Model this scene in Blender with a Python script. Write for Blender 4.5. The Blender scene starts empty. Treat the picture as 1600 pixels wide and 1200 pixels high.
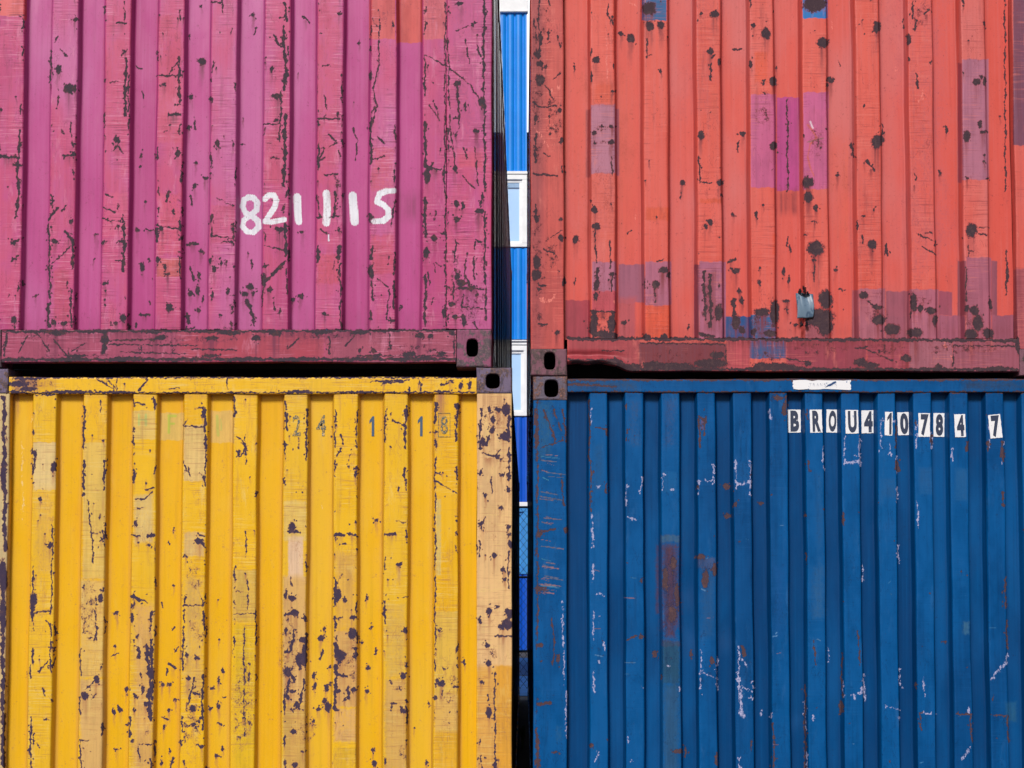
import bpy, bmesh, math, random
import numpy as np
from mathutils import Vector

# ------------------------------------------------------------------ camera, world, sun
F, PX, PY = 2480.0, 819.0, 724.0          # focal length and principal point (1600 px wide frame)
D, CH, PITCH = 7.19, 1.80, math.radians(3.15)
scene = bpy.context.scene
col = scene.collection
cam_d = bpy.data.cameras.new("camera"); cam = bpy.data.objects.new("camera", cam_d); col.objects.link(cam)
cam.location = (0, -D, CH); cam.rotation_euler = (math.radians(90) + PITCH, 0, 0)
cam_d.sensor_width = 36; cam_d.lens = F / 1600 * 36
cam_d.shift_x = -(PX - 800) / 1600; cam_d.shift_y = (PY - 600) / 1600
cam_d.clip_end = 2000
scene.camera = cam
SUN_EL, SUN_AZ = math.radians(36), math.radians(-14)   # azimuth seen from the wall: 0 = straight in front, minus = from the left
w = bpy.data.worlds.new("World"); scene.world = w; w.use_nodes = True
wn = w.node_tree.nodes; wn.clear()
sky = wn.new("ShaderNodeTexSky"); sky.sky_type = 'NISHITA'; sky.sun_disc = False
sky.sun_elevation = SUN_EL; sky.sun_rotation = math.pi - SUN_AZ
sky.air_density = 1.0; sky.dust_density = 6.0; sky.ozone_density = 1.0
bg = wn.new("ShaderNodeBackground"); bg.inputs['Strength'].default_value = 0.05
wo = wn.new("ShaderNodeOutputWorld")
# bright white cloud bank over the yard beyond the stacks, blue sky elsewhere
wl = w.node_tree.links
wtc = wn.new("ShaderNodeTexCoord"); wsep = wn.new("ShaderNodeSeparateXYZ"); wl.new(wtc.outputs['Generated'], wsep.inputs[0])
wno = wn.new("ShaderNodeTexNoise"); wno.inputs['Scale'].default_value = 3.2; wno.inputs['Detail'].default_value = 6; wl.new(wtc.outputs['Generated'], wno.inputs['Vector'])
wad = wn.new("ShaderNodeMath"); wad.operation = 'MULTIPLY_ADD'; wl.new(wno.outputs[0], wad.inputs[0]); wad.inputs[1].default_value = .7; wl.new(wsep.outputs['Y'], wad.inputs[2])
wmr = wn.new("ShaderNodeMapRange"); wmr.interpolation_type = 'SMOOTHSTEP'; wl.new(wad.outputs[0], wmr.inputs[0]); wmr.inputs[1].default_value = .45; wmr.inputs[2].default_value = 1.0
cl = wn.new("ShaderNodeBackground"); cl.inputs['Color'].default_value = (.96, .98, 1, 1); cl.inputs['Strength'].default_value = 1.35
wmx = wn.new("ShaderNodeMixShader"); wl.new(wmr.outputs[0], wmx.inputs[0]); wl.new(bg.outputs[0], wmx.inputs[1]); wl.new(cl.outputs[0], wmx.inputs[2])
wl.new(sky.outputs[0], bg.inputs[0]); wl.new(wmx.outputs[0], wo.inputs[0])
sun_d = bpy.data.lights.new("sun", 'SUN'); sun_d.energy = 2.8; sun_d.angle = math.radians(12); sun_d.color = (1, .98, .95)
sun = bpy.data.objects.new("sun", sun_d); col.objects.link(sun)
sdir = Vector((math.sin(SUN_AZ) * math.cos(SUN_EL), -math.cos(SUN_AZ) * math.cos(SUN_EL), math.sin(SUN_EL)))
sun.rotation_euler = sdir.to_track_quat('Z', 'Y').to_euler()
scene.view_settings.view_transform = 'Standard'; scene.view_settings.look = 'None'
scene.view_settings.exposure = 0.13; scene.view_settings.gamma = 1
scene.render.engine = 'CYCLES'

# ------------------------------------------------------------------ image coordinate helpers
cp, sp = math.cos(PITCH), math.sin(PITCH)
def U(px, py, y=0.0):  # casts an image pixel through the camera onto a plane
    """point of the plane y=const that the camera sees at image pixel px,py"""
    a = (px - PX) / F; b = (PY - py) / F
    dy = cp - b * sp; dz = sp + b * cp
    t = (y + D) / dy
    return a * t, CH + dz * t
def UX(px, py, y=0.0): return U(px, py, y)[0]
def UZ(px, py, y=0.0): return U(px, py, y)[1]
def proj(X, Y, Z):
    yy = Y + D; zz = Z - CH
    wv = yy * cp + zz * sp; v = -yy * sp + zz * cp
    return PX + F * X / wv, PY - F * v / wv
def lin(r, g, b, k=0.80):
    f = lambda c: ((c / 255) / 12.92 if c / 255 <= .04045 else ((c / 255 + .055) / 1.055) ** 2.4)
    return (f(r) * k, f(g) * k, f(b) * k)

# ------------------------------------------------------------------ node helpers
class NT:
    def __init__(s, name):
        s.m = bpy.data.materials.new(name); s.m.use_nodes = True
        s.n = s.m.node_tree.nodes; s.l = s.m.node_tree.links; s.n.clear()
        s.out = s.n.new("ShaderNodeOutputMaterial"); s.b = s.n.new("ShaderNodeBsdfPrincipled")
        s.l.new(s.b.outputs[0], s.out.inputs[0])
        s.tc = s.n.new("ShaderNodeTexCoord")
    def set(s, sock, v):
        if hasattr(v, 'links') or isinstance(v, bpy.types.NodeSocket): s.l.new(v, sock)
        else:
            if isinstance(v, tuple) and len(v) == 3 and sock.type == 'RGBA': v = (*v, 1)
            sock.default_value = v
    def noise(s, scale=(1, 1, 1), detail=4, rough=.55, off=(0, 0, 0), dist=0.0):
        mp = s.n.new("ShaderNodeMapping"); mp.inputs['Scale'].default_value = scale; mp.inputs['Location'].default_value = off
        s.l.new(s.tc.outputs['Object'], mp.inputs[0])
        t = s.n.new("ShaderNodeTexNoise"); t.inputs['Scale'].default_value = 1; t.inputs['Detail'].default_value = detail
        t.inputs['Roughness'].default_value = rough; t.inputs['Distortion'].default_value = dist
        s.l.new(mp.outputs[0], t.inputs['Vector']); return t.outputs[0]
    def math(s, op, a, b=0.0, c=None, clamp=False):
        t = s.n.new("ShaderNodeMath"); t.operation = op; t.use_clamp = clamp
        s.set(t.inputs[0], a); s.set(t.inputs[1], b)
        if c is not None: s.set(t.inputs[2], c)
        return t.outputs[0]
    def ramp(s, v, a, b, lo=0.0, hi=1.0):
        t = s.n.new("ShaderNodeMapRange"); t.interpolation_type = 'SMOOTHSTEP'
        s.set(t.inputs[0], v); t.inputs[1].default_value = a; t.inputs[2].default_value = b
        t.inputs[3].default_value = lo; t.inputs[4].default_value = hi; return t.outputs[0]
    def mix(s, f, a, b, mode='MIX'):
        t = s.n.new("ShaderNodeMix"); t.data_type = 'RGBA'; t.blend_type = mode
        s.set(t.inputs[0], f); s.set(t.inputs[6], a); s.set(t.inputs[7], b); return t.outputs[2]
    def attr(s, name):
        t = s.n.new("ShaderNodeAttribute"); t.attribute_name = name
        p = s.n.new("ShaderNodeSeparateColor"); s.l.new(t.outputs['Color'], p.inputs[0])
        return t.outputs['Color'], p.outputs[0], p.outputs[1], p.outputs[2], t.outputs['Alpha']
    def bump(s, h, strength=.3, dist=.002):
        t = s.n.new("ShaderNodeBump"); t.inputs['Strength'].default_value = strength; t.inputs['Distance'].default_value = dist
        s.set(t.inputs['Height'], h); s.l.new(t.outputs[0], s.b.inputs['Normal'])

def simple_mat(name, c, rough=.6, metal=0, var=.25, scale=6, c2=None, spec=.5):
    t = NT(name); n = t.noise((scale, scale, scale), 6, .6)
    k = t.ramp(n, .35, .65)
    cc = t.mix(k, c, c2 if c2 else tuple(x * (1 - var) for x in c))
    t.set(t.b.inputs['Base Color'], cc); t.b.inputs['Roughness'].default_value = rough; t.b.inputs['Metallic'].default_value = metal
    t.b.inputs['Specular IOR Level'].default_value = spec
    return t.m

def paint_mat(name, base, ridge, faded, rust, rust2, flake, seed, stain_shade=(.05, .02, .02), ridge_amt=.8, scr=.35, rough=.42, chips=.5, pale=None, deep=None, spec=.26):
    pale = pale or flake; deep = deep or tuple(x * .8 for x in base)
    t = NT(name); o = (seed * 3.1, seed * 1.7, seed * 2.3)
    pc, _, _, _, pa = t.attr("paint")
    _, fr, fw, fs, fsp = t.attr("wear")
    _, rg, eg, gv, _ = t.attr("form")
    big = t.noise((3.1, 3, 1.1), 4, .55, o)
    mid = t.noise((14, 10, 7), 6, .62, o)
    strk = t.noise((75, 20, 1.3), 5, .6, o)            # rain streaks, vertical
    fine = t.noise((115, 110, 95), 5, .65, o)
    grit = t.noise((330, 330, 330), 3, .6, o)
    scuff = t.noise((7, 10, 190), 5, .65, o, .4)       # scrapes across the ridges
    scufm = t.noise((6, 6, 3), 3, .5, (o[0] + 5, 0, 2))
    # paint
    big = t.math('ADD', big, t.math('MULTIPLY', t.math('SUBTRACT', gv, .5), .34))
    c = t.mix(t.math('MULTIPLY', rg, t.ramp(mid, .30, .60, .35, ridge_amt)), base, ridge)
    c = t.mix(t.ramp(big, .46, .72, 0, .75), c, faded)
    c = t.mix(t.ramp(big, .46, .26, 0, .55), c, deep)
    c = t.mix(t.math('MULTIPLY', t.ramp(strk, .48, .72), .30), c, faded)
    c = t.mix(t.math('MULTIPLY', t.ramp(strk, .50, .28), .22), c, tuple(x * .62 for x in base))
    pa = t.ramp(t.math('ADD', pa, t.math('ADD', t.math('MULTIPLY', t.math('SUBTRACT', fine, .5), .8), t.math('MULTIPLY', t.math('SUBTRACT', mid, .5), .5))), .22, .78)
    dk = t.mix(1.0, pc, (.72, .72, .75), 'MULTIPLY')
    c = t.mix(pa, c, t.mix(t.ramp(t.math('ADD', t.math('MULTIPLY', strk, .5), t.math('MULTIPLY', mid, .5)), .42, .62, 0, .7), pc, dk))
    sc = t.math('MULTIPLY', t.math('MULTIPLY', t.ramp(scuff, .54, .64), t.ramp(scufm, .42, .58)), t.math('MULTIPLY', rg, scr))
    c = t.mix(sc, c, pale)
    sc2 = t.math('MULTIPLY', t.math('MULTIPLY', t.ramp(scuff, .44, .36), t.ramp(scufm, .40, .56)), t.math('MULTIPLY', rg, scr * 1.1))
    c = t.mix(sc2, c, stain_shade)
    c = t.mix(t.math('MULTIPLY', t.ramp(fs, 0, .85), t.ramp(strk, .38, .62, .3, 1.0)), c, stain_shade)
    cn = t.noise((26, 20, 9), 6, .62, (o[2], 4, o[0]), .6)
    crack = t.math('MULTIPLY', t.ramp(t.math('ABSOLUTE', t.math('SUBTRACT', cn, .5)), .009, .003), t.ramp(t.noise((11, 9, 6), 3, .5, (9, o[0], 1)), .50, .62))
    c = t.mix(t.math('MULTIPLY', crack, t.math('ADD', .12, t.math('MULTIPLY', rg, .5))), c, stain_shade)
    smear = t.math('MULTIPLY', t.ramp(t.noise((30, 12, 3.2), 6, .68, (o[2], 1, 3)), .54, .74), t.math('ADD', .14, t.math('MULTIPLY', rg, .26)))
    c = t.mix(smear, c, stain_shade)
    palm = t.math('MULTIPLY', t.ramp(t.noise((22, 12, 5.5), 6, .68, (2, o[2], 7)), .56, .74), t.math('ADD', .10, t.math('MULTIPLY', rg, .36)))
    c = t.mix(palm, c, pale)
    fa = t.n.new('ShaderNodeAttribute'); fa.attribute_name = 'form'
    c = t.mix(t.math('MULTIPLY', t.math('MULTIPLY', fa.outputs['Alpha'], t.ramp(strk, .3, .6)), .42), c, stain_shade)
    dirt = t.math('MULTIPLY', t.ramp(grit, .55, .75), t.ramp(mid, .45, .65, 0, .35))
    c = t.mix(dirt, c, stain_shade)
    # flaked to white or primer
    mid45 = t.noise((48, 48, 40), 4, .6, (o[1], o[0], 3))
    wob = t.math('ADD', t.math('MULTIPLY', t.math('SUBTRACT', fine, .5), 1.5), t.math('MULTIPLY', t.math('SUBTRACT', t.noise((210, 210, 150), 4, .75, (3, o[0], o[1])), .5), 1.5))
    wob = t.math('ADD', wob, t.math('MULTIPLY', t.math('SUBTRACT', mid45, .5), 1.1))
    wm = t.ramp(t.math('ADD', t.math('ADD', fw, -.06), t.math('ADD', wob, t.math('MULTIPLY', t.math('SUBTRACT', t.noise((200, 200, 60), 4, .7, o), .5), 1.6))), .05, .20)
    c = t.mix(t.math('MULTIPLY', wm, .88), c, t.mix(t.ramp(mid, .45, .6), flake, tuple(min(.85, x * 1.05) for x in flake)))
    # rust field: mapped marks + edge chips + specks
    f = t.math('ADD', fr, wob)
    edge = t.math('ADD', t.math('MULTIPLY', eg, t.ramp(t.noise((20, 20, 9), 5, .6, (o[0], 9, 1)), .50, .70, 0, chips)), -.52)
    f2 = t.math('ADD', edge, wob)
    spk = t.math('ADD', t.math('MULTIPLY', fsp, .80), t.math('ADD', -.66, t.math('ADD', t.math('MULTIPLY', t.math('SUBTRACT', mid45, .5), 1.6), t.math('MULTIPLY', t.math('SUBTRACT', t.noise((150, 150, 130), 5, .8, o), .5), 2.2))))
    fm = t.math('MAXIMUM', t.math('MAXIMUM', f, f2), spk)
    halo = t.ramp(fm, -.30, .08)
    c = t.mix(t.math('MULTIPLY', halo, .68), c, stain_shade)
    rm = t.ramp(fm, .02, .14)
    rc = t.mix(t.ramp(t.noise((45, 45, 45), 5, .7, o), .50, .66), rust, rust2)
    rc = t.mix(t.ramp(grit, .45, .7, 0, .35), rc, tuple(min(1, x * 2.2) for x in rust))
    c = t.mix(rm, c, rc)
    t.set(t.b.inputs['Base Color'], c)
    r = t.math('ADD', t.math('MULTIPLY', rm, .38), t.ramp(mid, .3, .7, rough - .06, rough + .12))
    t.set(t.b.inputs['Roughness'], r)
    t.set(t.b.inputs['Specular IOR Level'], t.math('SUBTRACT', spec, t.math('MULTIPLY', rm, spec * .8)))
    h = t.math('ADD', t.math('MULTIPLY', rm, -.75), t.math('MULTIPLY', t.math('MULTIPLY', rm, grit), .9))
    h = t.math('ADD', h, t.math('MULTIPLY', big, .8))
    h = t.math('ADD', h, t.math('MULTIPLY', mid, .35))
    h = t.math('ADD', h, t.math('MULTIPLY', strk, .12))
    t.bump(h, .55, .0022)
    return t.m

def casting_mat(name, base, rust, rust2, seed, amt=.5):
    t = NT(name); o = (seed, seed * 2, seed * .7)
    a = t.noise((38, 38, 30), 6, .7, o); b = t.noise((160, 160, 160), 5, .7, o); g = t.noise((9, 9, 7), 3, .5, o)
    rc = t.mix(t.ramp(b, .42, .66), rust, rust2)
    f = t.math('ADD', t.math('MULTIPLY', a, .6), t.math('MULTIPLY', g, .4))
    c = t.mix(t.ramp(f, amt + .03, amt - .01), rc, base)
    c = t.mix(t.ramp(t.noise((70, 70, 16), 5, .7, o), .5, .7, 0, .7), c, tuple(x * .45 for x in rust))
    c = t.mix(t.ramp(b, .62, .74, 0, .6), c, tuple(min(1, x * 1.9 + .02) for x in rust2))
    t.set(t.b.inputs['Base Color'], c); t.b.inputs['Roughness'].default_value = .68; t.b.inputs['Specular IOR Level'].default_value = .3
    t.bump(t.math('ADD', a, b), .7, .003); return t.m

# ------------------------------------------------------------------ mesh helpers
def newobj(name, me, mat, parent=None, loc=(0, 0, 0)):
    o = bpy.data.objects.new(name, me); col.objects.link(o); o.location = loc
    if mat: me.materials.append(mat)
    if parent: o.parent = parent
    return o
def grid_mesh(name, P, flip=False, smooth=True):
    n, m, _ = P.shape
    me = bpy.data.meshes.new(name)
    idx = np.arange(n * m).reshape(n, m)
    q = np.stack([idx[:-1, :-1], idx[1:, :-1], idx[1:, 1:], idx[:-1, 1:]], -1).reshape(-1, 4)
    if flip: q = q[:, ::-1]
    nf = len(q)
    me.vertices.add(n * m); me.vertices.foreach_set('co', P.reshape(-1).astype(np.float32))
    me.loops.add(nf * 4); me.loops.foreach_set('vertex_index', q.reshape(-1).astype(np.int32))
    me.polygons.add(nf); me.polygons.foreach_set('loop_start', (np.arange(nf) * 4).astype(np.int32))
    me.polygons.foreach_set('loop_total', np.full(nf, 4, np.int32))
    me.update(calc_edges=True)
    if smooth: me.polygons.foreach_set('use_smooth', np.ones(nf, bool))
    me.validate(); return me
def round_poly(pts, r, k=4):
    out = [pts[0]]
    for i in range(1, len(pts) - 1):
        p = Vector(pts[i]); a = Vector(pts[i - 1]) - p; b = Vector(pts[i + 1]) - p
        q = min(r, a.length * .48, b.length * .48)
        a0 = p + a.normalized() * q; b0 = p + b.normalized() * q
        for j in range(k + 1):
            u = j / k; out.append(tuple(a0 * (1 - u) ** 2 + p * 2 * u * (1 - u) + b0 * u * u))
    out.append(pts[-1]); return out
def resample(pts, step):
    out = [pts[0]]
    for a, b in zip(pts[:-1], pts[1:]):
        L = math.hypot(b[0] - a[0], b[1] - a[1]); n = max(1, int(math.ceil(L / step)))
        for j in range(1, n + 1):
            u = j / n; out.append((a[0] + (b[0] - a[0]) * u, a[1] + (b[1] - a[1]) * u))
    return out
def bm_box(bm, x0, x1, y0, y1, z0, z1, bevel=0):
    r = bmesh.ops.create_cube(bm, size=1)
    for v in r['verts']:
        v.co = Vector(((x0 + x1) / 2 + v.co.x * (x1 - x0), (y0 + y1) / 2 + v.co.y * (y1 - y0), (z0 + z1) / 2 + v.co.z * (z1 - z0)))
    if bevel:
        es = list({e for v in r['verts'] for e in v.link_edges})
        bmesh.ops.bevel(bm, geom=es, offset=bevel, segments=2, affect='EDGES')
def mesh_of(bm, name):
    me = bpy.data.meshes.new(name); bm.normal_update(); bm.to_mesh(me); bm.free(); return me
def box_obj(name, b, mat, parent, bevel=0):
    bm = bmesh.new(); bm_box(bm, *b, bevel); return newobj(name, mesh_of(bm, name), mat, parent)
def empty(name, loc, label, cat, group=None):
    o = bpy.data.objects.new(name, None); col.objects.link(o); o.location = loc
    o["label"] = label; o["category"] = cat
    if group: o["group"] = group
    return o

# ------------------------------------------------------------------ wear marks of each container face, in image pixels
def parse(s):
    r = []
    for t in s.replace('\n', ';').split(';'):
        t = t.split()
        if t: r.append([float(x) for x in t])
    return r
def blobs(s): return [('B', *v) for v in parse(s)]
def lines(s): return [('L', *v) for v in parse(s)]
def random_wear(rng, ridges, y0, y1, period_edge, dots, scr, wmin=.8):
    """small unmapped chips: along ridge edges, sparse specks and thin scratches"""
    out = []
    for (a, b) in ridges:
        for side in (a, b):
            n = int(period_edge * 1.5 * (y1 - y0) / 100); pa, pb = rng.uniform(0, 6), rng.uniform(.012, .03)
            for _ in range(n):
                y = rng.uniform(y0, y1)
                if math.sin(y * pb + pa) + .6 * math.sin(y * pb * 2.7 + pa) < rng.uniform(-.6, .5): continue
                out.append(('B', side + (1.2 if side == a else -1.2) + rng.uniform(-.8, .8), y, rng.uniform(.8, 2.0), rng.choice([1, 1.5, 2, 3, 5, 9]) * rng.uniform(.8, 1.3)))
        for _ in range(int(dots * (y1 - y0) / 100)):
            out.append(('B', rng.uniform(a, b), rng.uniform(y0, y1), rng.uniform(.7, 1.8), rng.uniform(.7, 2.2)))
        for _ in range(int(scr * .6 * (y1 - y0) / 100)):
            x = rng.uniform(a, b); y = rng.uniform(y0, y1); an = rng.choice([1.57, 1.4, 1.75, 2.2, .8, .1, 0]) + rng.uniform(-.15, .15); L = rng.uniform(4, 16)
            x2 = min(max(x + math.cos(an) * L, a), b)
            out.append(('L', x, y, x2, y + math.sin(an) * L, -1.0))
    return out

def apply_wear(me, base, S, ridges, ridge_y=None):
    """store paint / wear / form fields on the vertices of a face mesh"""
    n = len(me.vertices); co = np.empty(n * 3, np.float32); me.vertices.foreach_get('co', co); co = co.reshape(-1, 3).astype(np.float64)
    X, Y, Z = co[:, 0] + base[0], co[:, 1] + base[1], co[:, 2] + base[2]
    px, py = proj(X, Y, Z)
    ph = S.get('seed', 1.0) * 1.7
    px0, py0 = px.copy(), py.copy()
    # chips and scrapes are never straight or round: bend their outlines
    px = px0 + .55 * np.sin(py0 * .31 + px0 * .11 + ph) + .40 * np.sin(py0 * .67 - px0 * .41 + ph * 2) + .30 * np.sin(py0 * 1.33 + px0 * .9) + .8 * np.sin(py0 * .09 + ph)
    py = py0 + .6 * np.sin(px0 * .37 + py0 * .17 + ph) + .5 * np.sin(px0 * .83 - py0 * .33 + ph * 3) + .3 * np.sin(px0 * 1.5 + py0 * .7)
    wid = .95 + .30 * np.sin(py0 * .21 + px0 * .07 + ph) + .25 * np.sin(py0 * .57 - px0 * .23)
    rust = np.full(n, -.6); white = np.full(n, -.6); stain_shade = np.zeros(n); spk = np.zeros(n)
    def seg(v, x1, y1, x2, y2, hw, m):
        dx, dy = x2 - x1, y2 - y1; L2 = dx * dx + dy * dy + 1e-9
        t = np.clip(((px[m] - x1) * dx + (py[m] - y1) * dy) / L2, 0, 1)
        return 1 - np.hypot(px[m] - x1 - t * dx, py[m] - y1 - t * dy) / (hw * wid[m])
    def field(arr, f, grow=1.0, mn=1.0):
        if f[0] == 'B':
            _, x, y, rx, ry = f[:5]; cap = min(.8, .40 + .06 * (rx + ry) / 2); rx = max(rx * grow, mn); ry = max(ry * grow, mn)
            m = np.nonzero((np.abs(px - x) < rx * 1.7) & (np.abs(py - y) < ry * 1.7))[0]
            if len(m): arr[m] = np.maximum(arr[m], np.minimum(cap, (1.0 if rx + ry < 7 else 1.7) * (1 - np.sqrt(((px[m] - x) / rx) ** 2 + ((py[m] - y) / ry) ** 2))))
        else:
            _, x1, y1, x2, y2, hw = f[:6]
            cap = .30 if hw < 0 else min(.95, .34 + .16 * hw); hw = max(abs(hw) * grow * .62, mn)
            m = np.nonzero((px > min(x1, x2) - 1.7 * hw) & (px < max(x1, x2) + 1.7 * hw) & (py > min(y1, y2) - 1.7 * hw) & (py < max(y1, y2) + 1.7 * hw))[0]
            if len(m): arr[m] = np.maximum(arr[m], np.minimum(cap - .05, 1.25 * cap * seg(arr, x1, y1, x2, y2, hw, m)))
    rs = random.Random(int(ph * 10)); sat = []
    for f in S['rust']:
        if f[0] == 'B' and max(f[3], f[4]) > 2.6:
            for _ in range(S.get('sat', 3)):
                a = rs.uniform(0, 6.28); r = rs.uniform(.9, 1.9); sat.append(('B', f[1] + math.cos(a) * f[3] * r, f[2] + math.sin(a) * f[4] * r, rs.uniform(.8, 1.3), rs.uniform(.8, 2.0)))
        elif f[0] == 'L' and f[5] > 1.8:
            for _ in range(int(2 + abs(f[4] - f[2]) / 12)):
                u = rs.random(); sat.append(('B', f[1] + (f[3] - f[1]) * u + rs.uniform(-5, 5), f[2] + (f[4] - f[2]) * u + rs.uniform(-3, 3), rs.uniform(.8, 1.5), rs.uniform(.8, 2.4)))
    for f in S['rust'] + sat:
        field(rust, f, .95, 1.15)
        # run-off below the bigger marks
        if f[0] == 'B' and 1.4 < f[3] < 15: x, y, rx, ry = f[1:5]; L = 9 + 6.5 * rx; rx = max(rx, 2.2)
        elif f[0] == 'L' and f[5] > 2.4 and abs(f[4] - f[2]) < 14: x = (f[1] + f[3]) / 2; y = max(f[2], f[4]); rx = max(2, abs(f[3] - f[1]) / 2); L = 22
        else: continue
        m = np.nonzero((np.abs(px - x) < rx * .9) & (py > y) & (py < y + L))[0]
        if len(m): stain_shade[m] = np.maximum(stain_shade[m], S.get('run', .8) * (1 - (py[m] - y) / L) * (1 - (np.abs(px[m] - x) / (rx * .9)) ** 2))
    wsat = []
    for f in S.get('white', []):
        if f[0] == 'L':
            for _ in range(int(2 + abs(f[4] - f[2]) / 10)):
                u = rs.random(); wsat.append(('B', f[1] + (f[3] - f[1]) * u + rs.uniform(-2.5, 2.5), f[2] + (f[4] - f[2]) * u * 1.15 + rs.uniform(-3, 3), rs.uniform(.7, 1.6), rs.uniform(.8, 2.8)))
    for f in S.get('white', []) + wsat: field(white, f, .95, 1.1)
    white = np.minimum(white, .26)
    for f in S.get('speck', []):
        tmp = np.full(n, -.6); field(tmp, f, 1.0, 2.0); spk = np.maximum(spk, np.clip(tmp * 1.2 * (.75 + .35 * np.sin(px * .23 + py * .11) * np.sin(py * .19 - px * .07)), 0, .72) * (f[-1] if f[-1] < 1 else .9))
    for f in S.get('stain_shade', []):
        x0, y0, x1, y1, a, soft = f
        m = (px > x0 - soft) & (px < x1 + soft) & (py > y0 - soft) & (py < y1 + soft)
        d = np.minimum(np.minimum(px - x0, x1 - px), np.minimum(py - y0, y1 - py)) / soft
        stain_shade = np.where(m, np.maximum(stain_shade, np.clip(d * .5 + .5, 0, 1) * a), stain_shade)
    px, py = px0, py0; wid = np.ones(n)
    rgba = np.zeros((n, 4))
    for (x0, y0, x1, y1, c, a, soft) in S.get('patch', []):
        wob = 1.2 * np.sin(px * .23 + y0) + .8 * np.sin(px * .61 + x0)
        d = np.minimum(np.minimum(px - x0, x1 - px), np.minimum(py + wob * .6 - y0, y1 - py - wob * .6)) / soft
        al = np.clip(d + .5, 0, 1) * a; cl = np.array(lin(*c))
        on = al > 0
        rgba[on, :3] = rgba[on, :3] * (1 - al[on, None]) * (rgba[on, 3:4] > 0) + cl * np.where(rgba[on, 3:4] > 0, al[on, None], 1)
        rgba[on, 3] = np.maximum(rgba[on, 3], al[on])
    for (pts, hw, c) in S.get('brush', []):
        for (a, b) in zip(pts[:-1], pts[1:]):
            m = np.nonzero((px > min(a[0], b[0]) - 2 * hw) & (px < max(a[0], b[0]) + 2 * hw) & (py > min(a[1], b[1]) - 2 * hw) & (py < max(a[1], b[1]) + 2 * hw))[0]
            if not len(m): continue
            f = seg(None, a[0], a[1], b[0], b[1], hw + .35 * math.sin(a[0] * 1.3 + a[1]), m)
            f = f + .10 * np.sin(px[m] * 1.9) * (np.abs(f) < .4)
            al = np.clip(f * 2.4 + .35, 0, 1); on = m[al > 0]; al = al[al > 0]
            cl = np.array(lin(*c, k=.88))
            rgba[on, :3] = np.where(rgba[on, 3:4] > 0, rgba[on, :3] * (1 - al[:, None]) + cl * al[:, None], cl)
            rgba[on, 3] = np.maximum(rgba[on, 3], al)
            rust[on] = np.minimum(rust[on], .15 - al * .5)
    form = np.zeros((n, 4))
    if ridges is not None:
        ridge = np.zeros(n); dist = np.full(n, 1.0)
        for (a, b) in ridges:
            inside = (X > a - .002) & (X < b + .002) & (Y < ridge_y + .012); ridge[inside] = 1
            d = np.minimum(np.abs(X - a), np.abs(X - b)); dist = np.where(inside, np.minimum(dist, d), dist)
        fi = np.zeros(n, int)
        for k_, (a, b) in enumerate(ridges): fi[X > a - .006] = 2 * k_ + 1; fi[X > b + .006] = 2 * k_ + 2
        tone = np.random.RandomState(int(ph * 7)).uniform(.05, .95, 64); form[:, 2] = tone[fi]
        dd = np.full(n, 1.0)
        for (a, b) in ridges: dd = np.minimum(dd, np.minimum(np.abs(X - a + .013), np.abs(X - b - .013)))
        form[:, 3] = np.where(ridge > 0, 0, np.exp(-(dd / .010) ** 2))
        form[:, 0] = ridge; form[:, 1] = np.where(ridge > 0, np.exp(-(dist / .006) ** 2), 0)
    else:
        form[:, 2] = .5; form[:, 0] = 1.0; form[:, 1] = S.get('edgefn', lambda a, b: a * 0)(px, py)
    for nm, arr in (("paint", rgba), ("wear", np.stack([rust, white, stain_shade, spk], 1)), ("form", form)):
        at = me.attributes.new(nm, 'FLOAT_COLOR', 'POINT'); at.data.foreach_set('color', arr.astype(np.float32).reshape(-1))

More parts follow.
